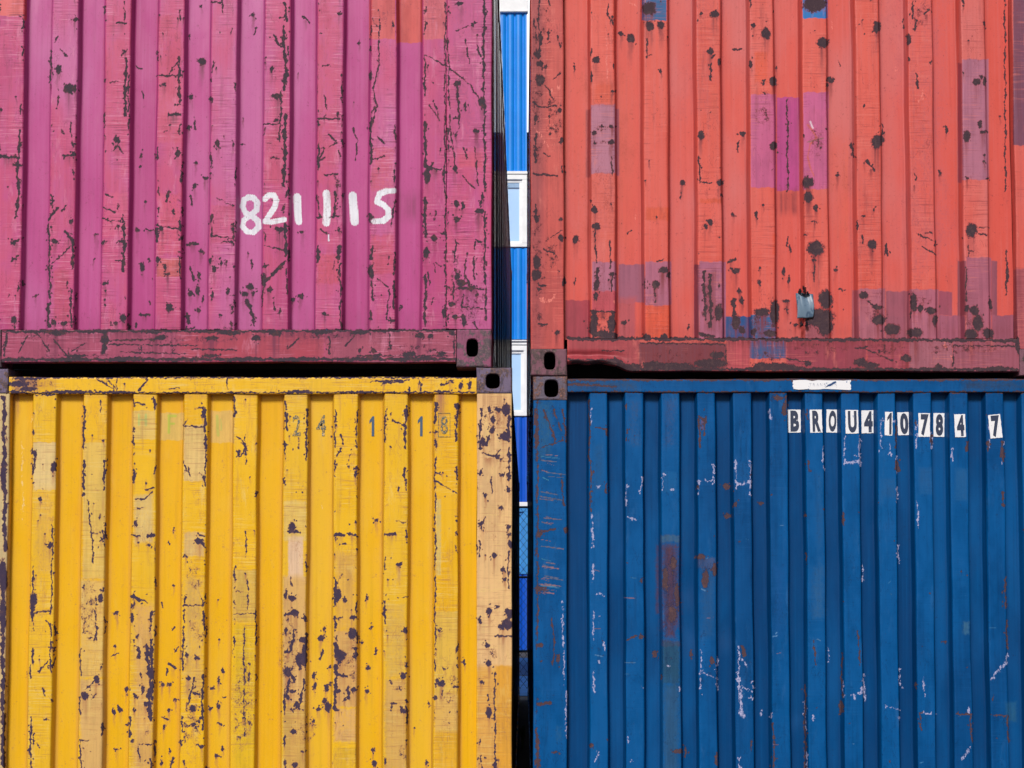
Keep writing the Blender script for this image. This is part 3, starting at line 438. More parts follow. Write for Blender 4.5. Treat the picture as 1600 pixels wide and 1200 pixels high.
RED = dict(sat=1, rust=blobs("""905 566 16 2.6;930 567 22 2.6;958 566 14 4;972 571 12 5;985 576 10 4;843 125 8 10;838 85 5 5;844 100 6 5;853 104 3 4;875 172 3 5;859 209 2 3;877 220 3 6;838 342 4 6;876 342 3 3;877 372 4 6;838 410 6 12;838 430 8 10;881 440 3 8;873 423 2 1.5;871 520 5 4;898 106 1.5 5;900 374 5 7.5;912 502 1 3
932 94 6 6;924 120 2 8;956 143 3 2.5;928 208 4 4;930 224 3 2;940 197 2 3;955 198 4 3;955 222 5 4;929 328 5 6;931 354 7 6;955 428 4 3;933 445 5 10;931 463 4 7;956 318 2 2;970 53 4 4;985 60 7 7;975 504 5 4
1014 13 12 11;1016 41 6.5 8;1033 39 6.5 6;1033 111 2 3;1036 422 8 5.5;1045 430 3 6;1025 445 6.5 7;1012 526 6 5;1038 526 6 5;1066 286 4.5 4.5;1076 512 2 5;1117 22 7.5 6;1110 80 5.5 5.5;1125 96 3 5;1095 211 5.5 8.5;1125 285 6 5
1109 347 4.5 5;1102 354 3.5 5;1096 21 2 3;1122 488 7 14;1128 305 2 3;1160 209 4.5 4.5;1145 336 3 3;1149 423 7 5;1156 455 4 4;1159 470 4 6;1150 504 7 12;1160 516 5 7;1197 52 7.5 10;1178 40 3.5 4;1174 100 3 6;1181 335 3 5;1187 419 2 3
1187 441 3 4;1208 127 6 7.5;1209 228 6.5 7.5;1190 488 13 7;1210 488 8 22;1204 521 10 6;1178 519 5 6;1214 106 2 2.5;1224 424 3 7;1233 438 2.5 6;1235 388 2 6;1228 470 7 2.5;1243 507 5 2.5;1272 6 19 14;1285 67 9 9;1297 125 6 5;1292 133 3 3
1271 137 1.2 1.6;1262 285 10 9;1264 308 8 9;1275 325 4 5.5;1275 388 14 12;1271 406 4 2.5;1290 468 12 16;1280 497 24 15;1290 512 13 14;1305 422 3.5 3.5;1308 274 4 2;1371 42 6.5 10;1371 221 10.5 12;1351 164 1.4 3;1363 382 7.5 8
1365 328 2 3;1350 461 8 6;1373 500 11 9;1370 480 9 4;1348 338 3 1.5;1395 515 13 10;1419 62 4 10;1427 473 6 16;1437 482 5 6;1455 485 9 6;1461 500 5 8;1430 520 13 8;1525 128 7 6;1538 127 3 8;1533 120 3 3;1510 213 6 9;1531 194 4 6
1535 206 6 3;1511 279 3 2;1538 253 2 3;1518 360 9.5 12;1522 485 8 8;1528 505 9 14;1518 522 11 9;1545 521 9 9;1510 482 4 6;1547 475 3 10;1478 203 2.5 6.5;1468 270 2.5 4;1563 181 2 2;1574 430 2.5 15;942 522 18 6;928 505 7 18;956 506 6.5 16
1345 566 12 7;1360 571 14 5;1373 549 3 3;1467 573 6 5;1215 573 26 7;1190 572 16 6;1262 568 6 5;1240 575 14 4;1050 572 40 6;1110 568 30 8;1120 555 12 6;1020 570 18 6;990 573 14 5;920 530 26 3;1560 575 18 3;1415 560 10 6;1590 540 4 14"""
) + lines("""845 50 842 90 4;858 45 855 62 2;852 68 860 66 1.6;870 55 875 75 2;864 125 875 115 1.6;835 160 845 168 3;845 168 870 165 2.4;852 133 864 155 1;838 180 835 195 3;858 180 859 192 1.5;837 210 837 255 3;833 272 870 275 2.4
850 240 860 245 1.5;878 260 878 270 2;842 0 842 60 1.2;855 0 860 8 2;835 30 838 60 2;838 320 836 340 3;862 370 878 360 1.4;850 390 866 395 2.2;866 395 870 402 2;843 446 852 446 3;840 450 846 452 2;841 506 853 507 2
900 435 898 446 1.5;957 25 959 40 2;950 5 950 25 1;959 98 959 108 1.5;956 245 956 275 1;930 360 932 410 1.5;954 375 953 420 1.2;933 420 934 450 4;957 425 956 455 2;928 488 928 525 8;956 488 955 525 6;925 520 962 523 7;927 487 960 487 2.5
980 365 986 359 1.2;1010 60 1011 90 1.6;1024 450 1024 472 1.6;1008 435 1008 450 2;1026 409 1037 404 1;1063 310 1066 300 1;1112 100 1110 125 2.6;1092 245 1093 285 2;1093 285 1112 286 2;1100 425 1102 500 3.4;1110 430 1110 510 4.4
1095 523 1118 525 5;1145 77 1158 77 2.4;1154 220 1153 240 1;1137 410 1148 405 3;1141 420 1147 424 3;1146 470 1146 492 5.5;1194 125 1192 132 2.4;1230 155 1231 300 .9;1231 190 1231 198 2.2;1231 370 1231 384 1.4;1228 480 1230 490 2
1267 345 1280 348 2;1272 410 1272 440 1.4;1311 95 1313 104 1.8;1312 452 1323 453 2.2;1330 225 1335 245 3;1355 252 1365 265 4.2;1347 368 1350 380 1.6;1355 470 1370 480 2;1378 195 1378 215 2;1385 380 1386 400 3;1427 30 1425 0 2.2
1430 47 1432 30 2.6;1445 22 1452 15 3;1432 115 1433 137 2.6;1412 30 1412 45 1.4;1432 365 1463 378 1.2;1441 385 1462 398 1.6;1462 375 1462 385 2;1431 275 1430 280 2;1540 280 1545 278 2;1530 355 1545 356 1.6;1530 365 1542 367 1.6
1514 385 1513 400 1;1510 420 1510 470 1.6;1503 0 1506 6 2;1570 0 1571 300 .8;1572 390 1573 460 1.4;890 529 1590 532 4.4;985 577 1590 577 4;940 548 975 548 1.6;1395 564 1340 540 1.4;1228 560 1260 566 1.6;1335 545 1355 542 2;1490 540 1590 541 1.4;1489 541 1489 572 1.4
985 577 1600 579 2;888 562 960 563 3;960 560 985 574 3.4;1000 536 1130 538 1.6;1133 540 1134 572 1.2"""),
 patch=[(1370, -30, 1510, 450, (214, 102, 108), .45, 90), (885, 100, 1010, 400, (222, 98, 84), .5, 60), (1290, 200, 1400, 420, (224, 104, 90), .5, 60), (1040, -30, 1140, 200, (214, 98, 100), .4, 60), (1003, -8, 1041.5, 32, (38, 100, 158), 1, 1.5), (1254, -8, 1293, 28.5, (32, 120, 196), 1, 2), (923, 163, 962, 271, (186, 120, 145), 1, 2), (915, 170, 923, 277, (130, 60, 75), .7, 2), (962, 170, 967.5, 275, (165, 85, 108), .9, 1.5),
        (1173, 147, 1212.5, 293, (202, 96, 142), .95, 2), (1214, 152, 1249, 298, (190, 72, 140), 1, 2), (1255, 144, 1295, 296, (204, 98, 148), .95, 3), (1503, 92.5, 1545, 281, (182, 112, 138), 1, 2), (1496, 98, 1503, 286, (140, 60, 80), .8, 2), (925, 409, 963, 455, (184, 110, 138), 1, 2),
        (925, 455, 963, 488, (200, 84, 98), 1, 2), (966, 413, 1007, 473, (164, 94, 120), 1, 2.5), (966, 465, 994, 528, (188, 86, 96), .8, 8), (1008, 409, 1049, 477, (182, 104, 132), 1, 2), (1009, 478, 1047, 528, (228, 90, 66), 1, 3), (1093, 409, 1134, 530, (180, 104, 134), 1, 2), (1084, 413, 1093, 530, (140, 70, 90), .8, 2),
        (883, 469, 922, 530, (172, 68, 84), .85, 2.5), (1134, 495, 1174, 532, (18, 84, 146), 1.2, 2), (1173, 492, 1213, 532, (36, 98, 152), 1.2, 3), (1331, 453, 1343, 530, (160, 84, 100), .85, 2), (1343, 451, 1383, 530, (180, 104, 124), .95, 2.5), (1384, 455, 1421, 530, (160, 88, 108), .95, 2.5), (1421, 452, 1467, 530, (182, 104, 128), .95, 2.5),
        (1467, 455, 1488, 493, (160, 78, 102), .95, 2), (1467, 493, 1508, 530, (170, 92, 118), 1, 2), (1496, 407, 1510, 493, (148, 74, 92), .95, 2), (1510, 402, 1549, 530, (178, 100, 124), 1, 2), (1549, 407, 1558, 493, (150, 80, 100), .95, 2), (1550, 493, 1590, 530, (168, 92, 116), 1, 2), (1258, 500, 1296, 530, (170, 90, 106), .9, 4),
        (1008, 323, 1046, 345, (226, 92, 68), .8, 6), (1092, 310, 1130, 318, (226, 92, 68), .7, 4), (1110, 130, 1122, 180, (230, 94, 70), .6, 6), (928, 130, 958, 162, (226, 92, 72), .8, 8), (1178, 80, 1200, 130, (230, 92, 66), .6, 6), (1206, 365, 1214, 400, (230, 90, 70), .6, 4)],
 white=blobs("848 469 5.5 5;992 340 1.4 6;872 135 3 9;861 142 2.4 3") + lines("856 471 864 468 3.2;864 468 867 460 3.2;1441 140 1442 154 1.7;947 60 949 75 1;948 90 950 125 .9;985 5 993 9 1.2;1301 34 1301 40 .9;1398 105 1399 112 1;1430 155 1436 158 .8;928 487 958 486 1;959 470 960 477 1.2;1486 555 1488 566 1.4;835 200 860 232 .8;1477 532 1478 546 2.4"),
 stain_shade=[(1214, 296, 1248, 335, .6, 9), (883, 60, 890, 560, .25, 3), (998, 538, 1136, 580, .55, 6), (1230, 534, 1400, 575, .25, 14), (828, 300, 850, 540, .3, 12), (828, 0, 836, 540, .35, 5), (886, 505, 1590, 532, .3, 14), (886, 530, 1600, 580, .25, 6), (1098, 424, 1120, 520, .45, 5), (1575, 0, 1600, 560, .25, 6)],
 speck=blobs("838 60 10 50;840 160 14 60;842 230 8 40;840 380 10 60;845 440 12 40;840 500 12 40;862 395 16 40;935 508 24 24;1105 470 14 40;1060 560 70 18;1200 560 30 16;1280 545 60 14;1390 545 40 14;1440 470 22 10;1520 500 16 24;1370 490 22 18;1190 505 24 26;1280 495 24 30;865 180 18 50;1500 545 90 10;850 30 14 30;940 200 16 6;940 222 16 4;1275 225 16 36;1190 180 16 20;1440 20 16 24"),
 brush=[([(1262, 195), (1270, 205), (1276, 215), (1266, 225), (1262, 245), (1266, 262), (1272, 275)], 1.2, (200, 95, 95)), ([(1266, 190), (1270, 200)], 1.0, (225, 200, 215)), ([(1262, 222), (1286, 216)], 1.0, (150, 95, 100))])
RED_EXTRA = dict(rail=[(-0, 0, 1, 1, (0, 0, 0), 0, 1), (886, 524, 1000, 585, (178, 74, 84), .9, 14), (998, 536, 1136, 585, (120, 62, 78), .95, 3), (1172, 524, 1227.5, 560, (32, 92, 148), 1.2, 2), (1136, 524, 1172, 585, (196, 84, 96), .9, 8), (1228, 524, 1355, 585, (160, 66, 86), .9, 10), (1355, 528, 1422, 585, (170, 76, 96), .9, 4), (1421, 524, 1488, 585, (172, 104, 122), .95, 2), (1488, 524, 1640, 585, (164, 92, 112), .95, 3)],
                 post=[(826, -400, 890, 560, (204, 88, 86), .8, 16), (826, -400, 848, 560, (160, 76, 84), .7, 12), (1583, -400, 1660, 227, (128, 78, 104), .9, 3), (1583, 420, 1660, 560, (176, 88, 100), .8, 4)])

BLUE = dict(sat=2, run=.35, rust=blobs("""947 675 2 6;1135 760 6 5;1136 806 7 4;1150 788 3 5;1188 787 4 3;1257 805 2 3;1287 796 2 2;1022 1022 4 7;1079 1022 3 5;1002 995 4 4;1058 1174 9 4;1314 1105 4 11;1477 1003 3 2;872 1030 3 7;845 920 9 4;843 835 5 4;884 828 3 6
845 1033 2 2;1112 1032 4 6;1052 880 5 12;1040 905 5 20;1050 960 7 14;1058 930 4 20;1102 905 6 14;1116 890 4 12;1095 870 8 5;843 1008 6 4;852 922 5 3;923 1165 4 4;1216 622 9 4;1226 640 4 10;1090 760 2 3;868 1175 4 2""") + lines("""923 720 923 800 2;921 625 921 720 1.6
929 668 946 670 1.4;947 755 947 770 2;1091 655 1094 700 2.5;1093 650 1103 660 2.6;1103 650 1099 680 2.4;1228 620 1228 648 3;1262 640 1262 655 2;1263 720 1264 735 2;1400 720 1401 735 2;1567 770 1569 790 3;1565 690 1568 720 4;1544 690 1544 705 3;1511 690 1511 705 3
1160 1010 1162 1024 5;1070 1165 1071 1185 2;1119 1175 1120 1195 3;1258 1070 1258 1200 2;1208 1130 1210 1200 2.2;1438 1114 1440 1140 2;1494 1116 1518 1116 2;1517 1116 1518 1160 2;1549 1117 1574 1118 2;1575 1118 1575 1160 1.6
1572 900 1571 950 2;1573 970 1574 1015 2;861 965 867 995 1.4;867 995 863 1040 1.6;840 1100 860 1099 3.6;845 830 865 828 2.4;838 1140 841 1200 4;837 640 838 700 4;980 670 978 690 2;1271 1000 1274 1040 1.4;1341 985 1343 1040 1.4;980 1000 996 993 1.6;1315 1020 1316 1090 1.6
887 593 1300 593 3.6;1240 593 1640 593 3.2;887 613 1640 613 2.6;888 600 960 604 3;850 640 868 690 2.4;866 640 876 672 1.8;880 640 884 690 2;845 700 880 688 1.2;840 600 840 1000 1.8;876 740 882 790 1.2;1402 720 1404 735 3;1399 664 1400 700 1.6;1454 680 1456 695 2;1550 1095 1552 1085 1.4"""),
 white=blobs("935 760 3.4 2.6;1051 765 4.4 2.4;1158 1112 4 8;1162 1118 3 4;1189 1115 2.2 5.5;988 1189 3.4 2.2;1347 1078 3.4 6;1343 1083 4 2.6;1332 1086 5 2.6;1335 1091 2.4 4;1514 1110 2.5 5.5;1271 1122 2.4 5.5;938 928 5 2;936 963 2 1.4;936 1035 2 4;944 1010 2 10;1205 652 3 5;1093 752 3 2;1062 1076 2 4;1004 1074 1.6 2.4;1044 1040 3 2;981 1155 1.6 8") + lines("""924 805 927 850 1.4
979 758 979 790 1.6;1003 745 1001 770 1.6;980 807 992 812 1.8;1035 740 1035 765 1.6;1036 742 1039 742 2;1115 725 1114 755 2.6;1112 726 1117 728 2;1091 750 1092 772 2;1103 752 1110 751 1.6;1149 720 1150 764 2;1172 720 1172 772 2.2;1150 757 1170 755 2.4;926 881 927 905 2.8
925 820 927 840 2;933 929 943 930 2;928 1048 928 1082 3;1095 1015 1095 1075 1.8;1120 1025 1121 1080 2;1097 1050 1115 1058 1.6;1153 1010 1155 1060 2.4;1155 1060 1157 1112 5;1155 1070 1175 1080 1.8;1160 1030 1167 1042 2.6;1170 1090 1177 1090 3;1176 1065 1177 1075 2.4;1154 1185 1158 1200 3.6
1203 640 1205 655 2.6;1320 680 1320 725 1.8;1343 680 1344 725 2.8;1320 722 1345 722 3.4;1335 712 1345 714 2.4;1287 695 1286 730 2;1375 660 1376 700 2;1390 692 1393 712 1.4;1376 657 1399 659 2.4;1399 657 1400 690 2;1401 712 1401 740 1.8;1402 762 1402 785 1.7;1431 660 1432 700 2;1434 785 1434 820 2.2
1454 680 1456 700 3;1430 680 1455 676 1.2;1488 700 1489 718 2.6;1545 660 1546 700 1.6;1568 690 1566 725 2.2;1403 850 1404 880 1.8;1347 882 1348 908 1.6;1293 1012 1294 1032 2;1350 1055 1351 1095 2.8;1382 1103 1406 1109 1.8;1406 1045 1407 1070 2.2
1443 1060 1445 1088 2;1440 1114 1463 1116 1.4;1574 1020 1570 1036 3;1570 1036 1549 1062 3.6;1504 1185 1515 1168 3.6;1257 1095 1259 1140 3.6;927 955 928 1000 1;1206 1115 1206 1122 1.6;923 640 924 660 .8;884 1080 885 1150 .8;878 940 882 1060 .8;1316 1060 1318 1090 1;1260 1175 1262 1200 1;1404 1120 1406 1125 2;930 1190 935 1175 1.2"""),
 patch=[(1031, 846, 1063.5, 985, (88, 64, 86), .72, 26), (1035, 846, 1060, 1000, (96, 66, 82), .62, 20), (1024, 850, 1031, 960, (70, 60, 95), .7, 8), (1031, 835, 1063, 848, (60, 120, 160), .7, 5), (1034, 1000, 1063, 1070, (38, 84, 120), .8, 10), (1036, 1066, 1063, 1300, (44, 92, 138), .8, 20), (1033, 736, 1058, 770, (20, 96, 160), .8, 5), (1147, 722, 1172, 758, (16, 90, 156), .8, 5),
        (1093, 650, 1103, 672, (128, 92, 110), .5, 4), (1373, 745, 1402, 780, (36, 98, 158), .5, 10), (1433, 728, 1460, 775, (34, 98, 160), .6, 12), (1490, 730, 1514, 785, (36, 100, 160), .6, 12), (1270, 735, 1290, 900, (34, 96, 156), .5, 20), (1266, 880, 1292, 970, (44, 100, 156), .6, 20), (924, 690, 946, 770, (30, 92, 150), .5, 16), (1093, 870, 1120, 1000, (38, 90, 146), .6, 20),
        (1088, 870, 1120, 890, (90, 90, 125), .6, 8), (866, 1130, 880, 1160, (40, 100, 150), .4, 8), (1570, 1095, 1590, 1130, (40, 100, 145), .6, 10), (1504, 970, 1516, 992, (60, 110, 150), .6, 6), (1205, 880, 1230, 1000, (22, 90, 160), .5, 20), (980, 620, 1003, 700, (60, 92, 140), .4, 16), (1035, 620, 1060, 700, (70, 90, 135), .4, 16)],
 stain_shade=[(1020, 830, 1066, 1000, .25, 12), (886, 614, 1600, 622, .35, 5), (1118, 960, 1142, 1010, .25, 12), (1060, 900, 1084, 1030, .2, 12)],  # thin band below the top rail is painted shade, the others are stains
 speck=[('L', 838, 620, 838, 1200, 4, .85), ('L', 844, 620, 846, 760, 6, .7), ('B', 860, 650, 22, 26, .6), ('B', 1046, 920, 18, 70, .8), ('B', 1106, 900, 14, 30, .6), ('B', 1048, 1020, 14, 30, .5), ('B', 1100, 1000, 8, 20, .6), ('B', 1104, 1060, 12, 20, .6), ('B', 1170, 1060, 8, 50, .6), ('B', 1210, 622, 14, 10, .7), ('B', 1345, 1010, 8, 40, .5), ('B', 938, 1000, 10, 60, .45), ('B', 988, 1050, 10, 60, .45), ('B', 850, 920, 16, 12, .6)])
_r = random.Random(5)
BLUE['brush'] = []
for _i in range(44):
    _y = _r.choice([715, 740, 775, 812, 850, 880, 905, 918]) + _r.uniform(-8, 8); _x = 842 + _r.uniform(0, 12)
    BLUE['brush'].append(([(_x, _y), (_x + _r.uniform(8, 30), _y + _r.uniform(1, 5))], _r.uniform(.5, .9), _r.choice([(120, 110, 130), (150, 112, 120), (95, 105, 135), (60, 130, 170)])))
for _i in range(26):
    _a = _r.choice([934, 985, 1048, 1105, 1165, 1216, 1276, 1332, 1388, 1444, 1500, 1555]); _y = _r.uniform(820, 1195)
    BLUE['brush'].append(([(_a + _r.uniform(-10, 6), _y), (_a + _r.uniform(-4, 10), _y + _r.uniform(-2, 3))], .6, _r.choice([(60, 125, 180), (90, 140, 190), (130, 110, 135)])))
BLUE_EXTRA = dict(rail=[(884, 588, 1000, 616, (56, 82, 118), .6, 30), (1500, 588, 1680, 616, (52, 72, 104), .6, 30)], post=[(834, 620, 868, 720, (48, 100, 140), .5, 20)])

# ------------------------------------------------------------------ containers
STEP = .0034
def zrows(z0, z1, fine0, fine1, step=STEP):
    """rows along the height: fine where the photograph shows the face, coarser outside"""
    z = [z0]
    while z[-1] < z1 - 1e-6:
        s = step if fine0 <= z[-1] <= fine1 else .03
        if z[-1] < fine0 < z[-1] + s: s = fine0 - z[-1] + 1e-4
        z.append(min(z1, z[-1] + s))
    return np.array(z)
def extrude_profile(prof, zs, base):
    P = np.empty((len(prof), len(zs), 3)); pr = np.array(prof)
    P[:, :, 0] = pr[:, 0][:, None] - base[0]; P[:, :, 1] = pr[:, 1][:, None] - base[1]; P[:, :, 2] = zs[None, :] - base[2]
    return P
def corner_casting(name, x0, x1, z0, z1, hole, base, mat, parent, y0=-.004, depth=.17, inside=None):
    """steel block with an oval lifting hole in its front face"""
    bm = bmesh.new(); hx, hz, rx, rz = hole; N = 32; r = .008
    x0 -= base[0]; x1 -= base[0]; z0 -= base[2]; z1 -= base[2]; hx -= base[0]; hz -= base[2]
    def oval(k, s=1.0, dy=0.0):
        a = 2 * math.pi * k / N; c, s_ = math.cos(a), math.sin(a); e = .62
        return Vector((hx + s * rx * math.copysign(abs(c) ** e, c), dy, hz + s * rz * math.copysign(abs(s_) ** e, s_)))
    def rect(k, inset, dy):
        a = 2 * math.pi * k / N; c, s_ = math.cos(a), math.sin(a)
        m = max(abs(c), abs(s_)); cx, cz = (x0 + x1) / 2, (z0 + z1) / 2
        return Vector((cx + (x1 - x0 - 2 * inset) / 2 * c / m, dy, cz + (z1 - z0 - 2 * inset) / 2 * s_ / m))
    rings = [[rect(k, 0, y0 + depth) for k in range(N)], [rect(k, 0, y0 + r) for k in range(N)], [rect(k, r * .35, y0 + r * .3) for k in range(N)], [rect(k, r, y0) for k in range(N)],
             [oval(k, 1.08, y0) for k in range(N)], [oval(k, 1.0, y0 + .004) for k in range(N)], [oval(k, 1.0, y0 + .03) for k in range(N)],
             [oval(k, 1.15, y0 + .032) for k in range(N)], [oval(k, 1.15, y0 + .14) for k in range(N)]]
    vs = [[bm.verts.new(p) for p in rg] for rg in rings]
    for a, b in zip(vs[:-1], vs[1:]):
        for k in range(N):
            try: bm.faces.new((a[k], b[k], b[(k + 1) % N], a[(k + 1) % N]))
            except ValueError: pass
    bm.faces.new(vs[-1]); bm.faces.new(list(reversed(vs[0])))
    rj = random.Random(int(x0 * 997 + z0 * 331))
    for rg in vs[1:5]:
        for v in rg: v.co += Vector((rj.uniform(-.0011, .0011), rj.uniform(-.0006, .0006), rj.uniform(-.0011, .0011)))
    bmesh.ops.recalc_face_normals(bm, faces=bm.faces)
    for f in bm.faces:
        c = f.calc_center_median()
        if c.y > y0 + .02 and x0 + .01 < c.x < x1 - .01 and z0 + .006 < c.z < z1 - .006 and c.y < y0 + .15: f.material_index = 1
    me = mesh_of(bm, name); o = newobj(name, me, mat, parent); me.materials.append(inside); return o

def corr_side(name, x, sgn, y0, y1, z0, z1, base, mat, parent, period=.28, depth=.036):
    pts = []; y = y0
    while y < y1:
        for (dy, d) in ((0, 0), (.125, 0), (.155, depth), (.25, depth)):
            if y + dy < y1: pts.append((y + dy, d))
        y += period
    pts.append((y1, 0))
    pts = round_poly(pts, .012, 3)
    P = np.empty((len(pts), 2, 3)); pr = np.array(pts)
    P[:, :, 1] = pr[:, 0][:, None] - base[1]; P[:, :, 0] = (x - sgn * pr[:, 1])[:, None] - base[0]; P[:, :, 2] = np.array([z0, z1])[None, :] - base[2]
    me = grid_mesh(name, P, flip=(sgn < 0)); return newobj(name, me, mat, parent)

def container(key, C):
    x0, x1, z0, z1 = C['x0'], C['x1'], C['z0'], C['z1']; base = ((x0 + x1) / 2, 0, z0); L = 12.19
    root = empty('shipping_container', base, C['label'], 'container', 'stacked shipping containers')
    S = C['wear']; pm = C['mat']; rng = random.Random(C['seed'])
    pl, pr_ = C['panel']          # inner limits of the corrugated panel
    pz0, pz1 = C['pz0'], C['pz1']; ry, dep, sl = C['ry'], C['dep'], C['sl']
    ridges = C['ridges']
    # corrugated end wall
    pts = [(pl, ry + (0 if C.get('start') == 'ridge' else dep))]
    for (a, b) in ridges:
        if a > pl + sl: pts += [(a - sl, ry + dep), (a, ry)]
        else: pts = [(pl, ry)]
        if b < pr_ - sl * .9: pts += [(b, ry), (b + sl, ry + dep)]
        else: pts += [(pr_, ry)]; break
    if pts[-1][0] < pr_ - 1e-4: pts.append((pr_, ry + dep))
    prof = resample(round_poly(pts, .0055, 3), STEP)
    zs = zrows(pz0, pz1, C['fine'][0], C['fine'][1])
    P = extrude_profile(prof, zs, base)
    # dents and buckles: real displacement of the sheet
    Xw = P[:, :, 0] + base[0]; Zw = P[:, :, 2] + base[2]
    wv = .0022 * np.sin(Xw * 5.1 + C['seed']) * np.sin(Zw * 3.7 + C['seed'] * 2) + .0012 * np.sin(Xw * 17 + Zw * 9)
    P[:, :, 1] += wv
    P[:, :, 0] += .0016 * np.sin(Zw * 4.3 + np.round(Xw / .12) * 1.7) + .0008 * np.sin(Zw * 13 + Xw * 3)
    for (dx, dz, rx, rz, a) in C.get('dents', []):
        cx, cz = U(dx, dz, ry); P[:, :, 1] += a * np.exp(-((Xw - cx) / (rx / 345)) ** 2 - ((Zw - cz) / (rz / 345)) ** 2)
    me = grid_mesh('end_wall', P); apply_wear(me, base, S, ridges, ry)
    newobj('end_wall', me, pm, root)
    # corner posts
    zc0, zc1 = C['post_z']
    for (a, b) in C['posts']:
        prof = [(a, .16), (a, 0), (b, 0), (b, ry + dep + .02)] if a < base[0] else [(a, ry + dep + .02), (a, 0), (b, 0), (b, .16)]
        prof = resample(round_poly(prof, .007, 3), STEP)
        P = extrude_profile(prof, zrows(zc0, zc1, C['fine'][0], C['fine'][1]), base)
        Xw = P[:, :, 0] + base[0]; Zw = P[:, :, 2] + base[2]
        P[:, :, 1] += .0014 * np.sin(Zw * 6 + C['seed']) + .001 * np.sin(Zw * 23 + Xw * 30)
        P[:, :, 0] += .0010 * np.sin(Zw * 9 + C['seed'])
        me = grid_mesh('corner_post', P); S2 = dict(S); ea, eb = a, b
        S2['edgefn'] = lambda px, py, ea=ea, eb=eb, yy=C['midpy']: np.exp(-((px - (proj(ea, 0, UZ(800, yy))[0])) / 3.0) ** 2) + np.exp(-((px - proj(eb, 0, UZ(800, yy))[0]) / 3.0) ** 2)
        S2['patch'] = S.get('patch', []) + C.get('post_patch', [])
        apply_wear(me, base, S2, None); newobj('corner_post', me, C.get('postmat', pm), root)
    # rails
    for nm, (rx0, rx1, rz0, rz1, lip) in C['rails'].items():
        pz = resample(round_poly([(rz1, .10), (rz1, .004), (rz1 - .006, 0.002), (rz0 + .004, 0.002), (rz0, .004), (rz0, .06)] if nm == 'top_rail' else
                                 [(rz1, ry + .03), (rz1, .001), (rz0 + .002, -.001), (rz0, .002), (rz0, .05)], .004, 2), STEP)
        xs = np.arange(rx0, rx1 + .002, STEP); xs[-1] = rx1
        pr = np.array(pz); P = np.empty((len(xs), len(pz), 3))
        P[:, :, 0] = xs[:, None] - base[0]; P[:, :, 1] = pr[:, 1][None, :] - base[1]; P[:, :, 2] = pr[:, 0][None, :] - base[2]
        Xw = P[:, :, 0] + base[0]; Zw = P[:, :, 2] + base[2]
        P[:, :, 1] += .0012 * np.sin(Xw * 9 + C['seed']) + .0007 * np.sin(Xw * 31)
        P[:, :, 2] += .0012 * np.sin(Xw * 7 + C['seed'] * 3) + .0006 * np.sin(Xw * 27)
        if C.get('bent') and nm == 'bottom_rail':
            xa = UX(887, 570); xb = UX(945, 570); xc = UX(990, 570)
            k = np.clip((xc - Xw) / (xc - xb), 0, 1); k = k * k * (3 - 2 * k)
            v = np.clip((rz1 - Zw) / (rz1 - rz0), 0, 1.0)
            P[:, :, 2] += k * v ** 1.5 * (.036 + .003 * np.sin(Xw * 60))
            P[:, :, 1] += k * (-.022 * np.exp(-((v - .86) / .12) ** 2) + .012 * np.exp(-((v - .6) / .12) ** 2))
            P[:, :, 1] += -.02 * np.exp(-((Xw - UX(962, 570)) / .03) ** 2) * v ** 3
        me = grid_mesh(nm, P, flip=True); S2 = dict(S); b0 = proj(0, 0, rz0)[1]; b1 = proj(0, 0, rz1)[1]
        S2['edgefn'] = lambda px, py, b0=b0, b1=b1, C=C: (np.exp(-((py - b0) / C.get('rw', 5.0)) ** 2) + np.exp(-((py - b1) / C.get('rw', 5.0)) ** 2)) * C.get('railedge', 1.7)
        S2['patch'] = S.get('patch', []) + C.get('rail_patch', [])
        apply_wear(me, base, S2, None); newobj(nm, me, C.get('railmat', pm), root)
    # body behind the end frame
    bmat = C['bodymat']
    side_in = .012
    corr_side('side_wall', x0 + side_in, -1, .16, L - .16, z0 + .16, z1 - .07, base, bmat, root)
    corr_side('side_wall', x1 - side_in, 1, .16, L - .16, z0 + .16, z1 - .07, base, bmat, root)
    lx0, lx1, lz0, lz1 = x0 - base[0], x1 - base[0], 0, z1 - z0
    for s in (0, 1):
        a = lx0 + .004 if s == 0 else lx1 - .064
        box_obj('side_rail', (a, a + .06, .17, L - .17, lz0 + .02, lz0 + .17), bmat, root, .005)
        box_obj('side_rail', (a, a + .06, .17, L - .17, lz1 - .085, lz1 - .022), bmat, root, .005)
    box_obj('roof', (lx0 + .068, lx1 - .068, .18, L - .05, lz1 - .05, lz1 - .03), bmat, root)
    bm = bmesh.new(); bm_box(bm, lx0 + .068, lx1 - .068, .18, L - .05, lz0 + .145, lz0 + .165); bm_box(bm, lx0 + .175, lx1 - .175, .06, .176, lz0 + .143, lz0 + .163)
    for i in range(30): bm_box(bm, lx0 + .068, lx1 - .068, .35 + i * .4, .39 + i * .4, lz0 + .03, lz0 + .143)
    newobj('underframe', mesh_of(bm, 'underframe'), C['dark'], root)
    bm = bmesh.new(); bm_box(bm, lx0 + .17, lx1 - .17, L - .05, L - .02, lz0 + .166, lz1 - .052)
    newobj('door_end', mesh_of(bm, 'door_end'), bmat, root)
    for a, b in ((lx0 + .002, lx0 + .162), (lx1 - .162, lx1 - .002)):
        box_obj('corner_post', (a, b, L - .16, L, lz0 + .12, lz1 - .12), bmat, root, .006)
        box_obj('corner_casting', (a - .002, b + .002, L - .17, L + .002, lz0, lz0 + .118), C['cast'], root, .008)
        box_obj('corner_casting', (a - .002, b + .002, L - .17, L + .002, lz1 - .118, lz1), C['cast'], root, .008)
    for (a, b, c, d, hole) in C['castings']:
        corner_casting('corner_casting', a, b, c, d, hole, base, C['cast'], root, inside=D_cav)
    return root, base

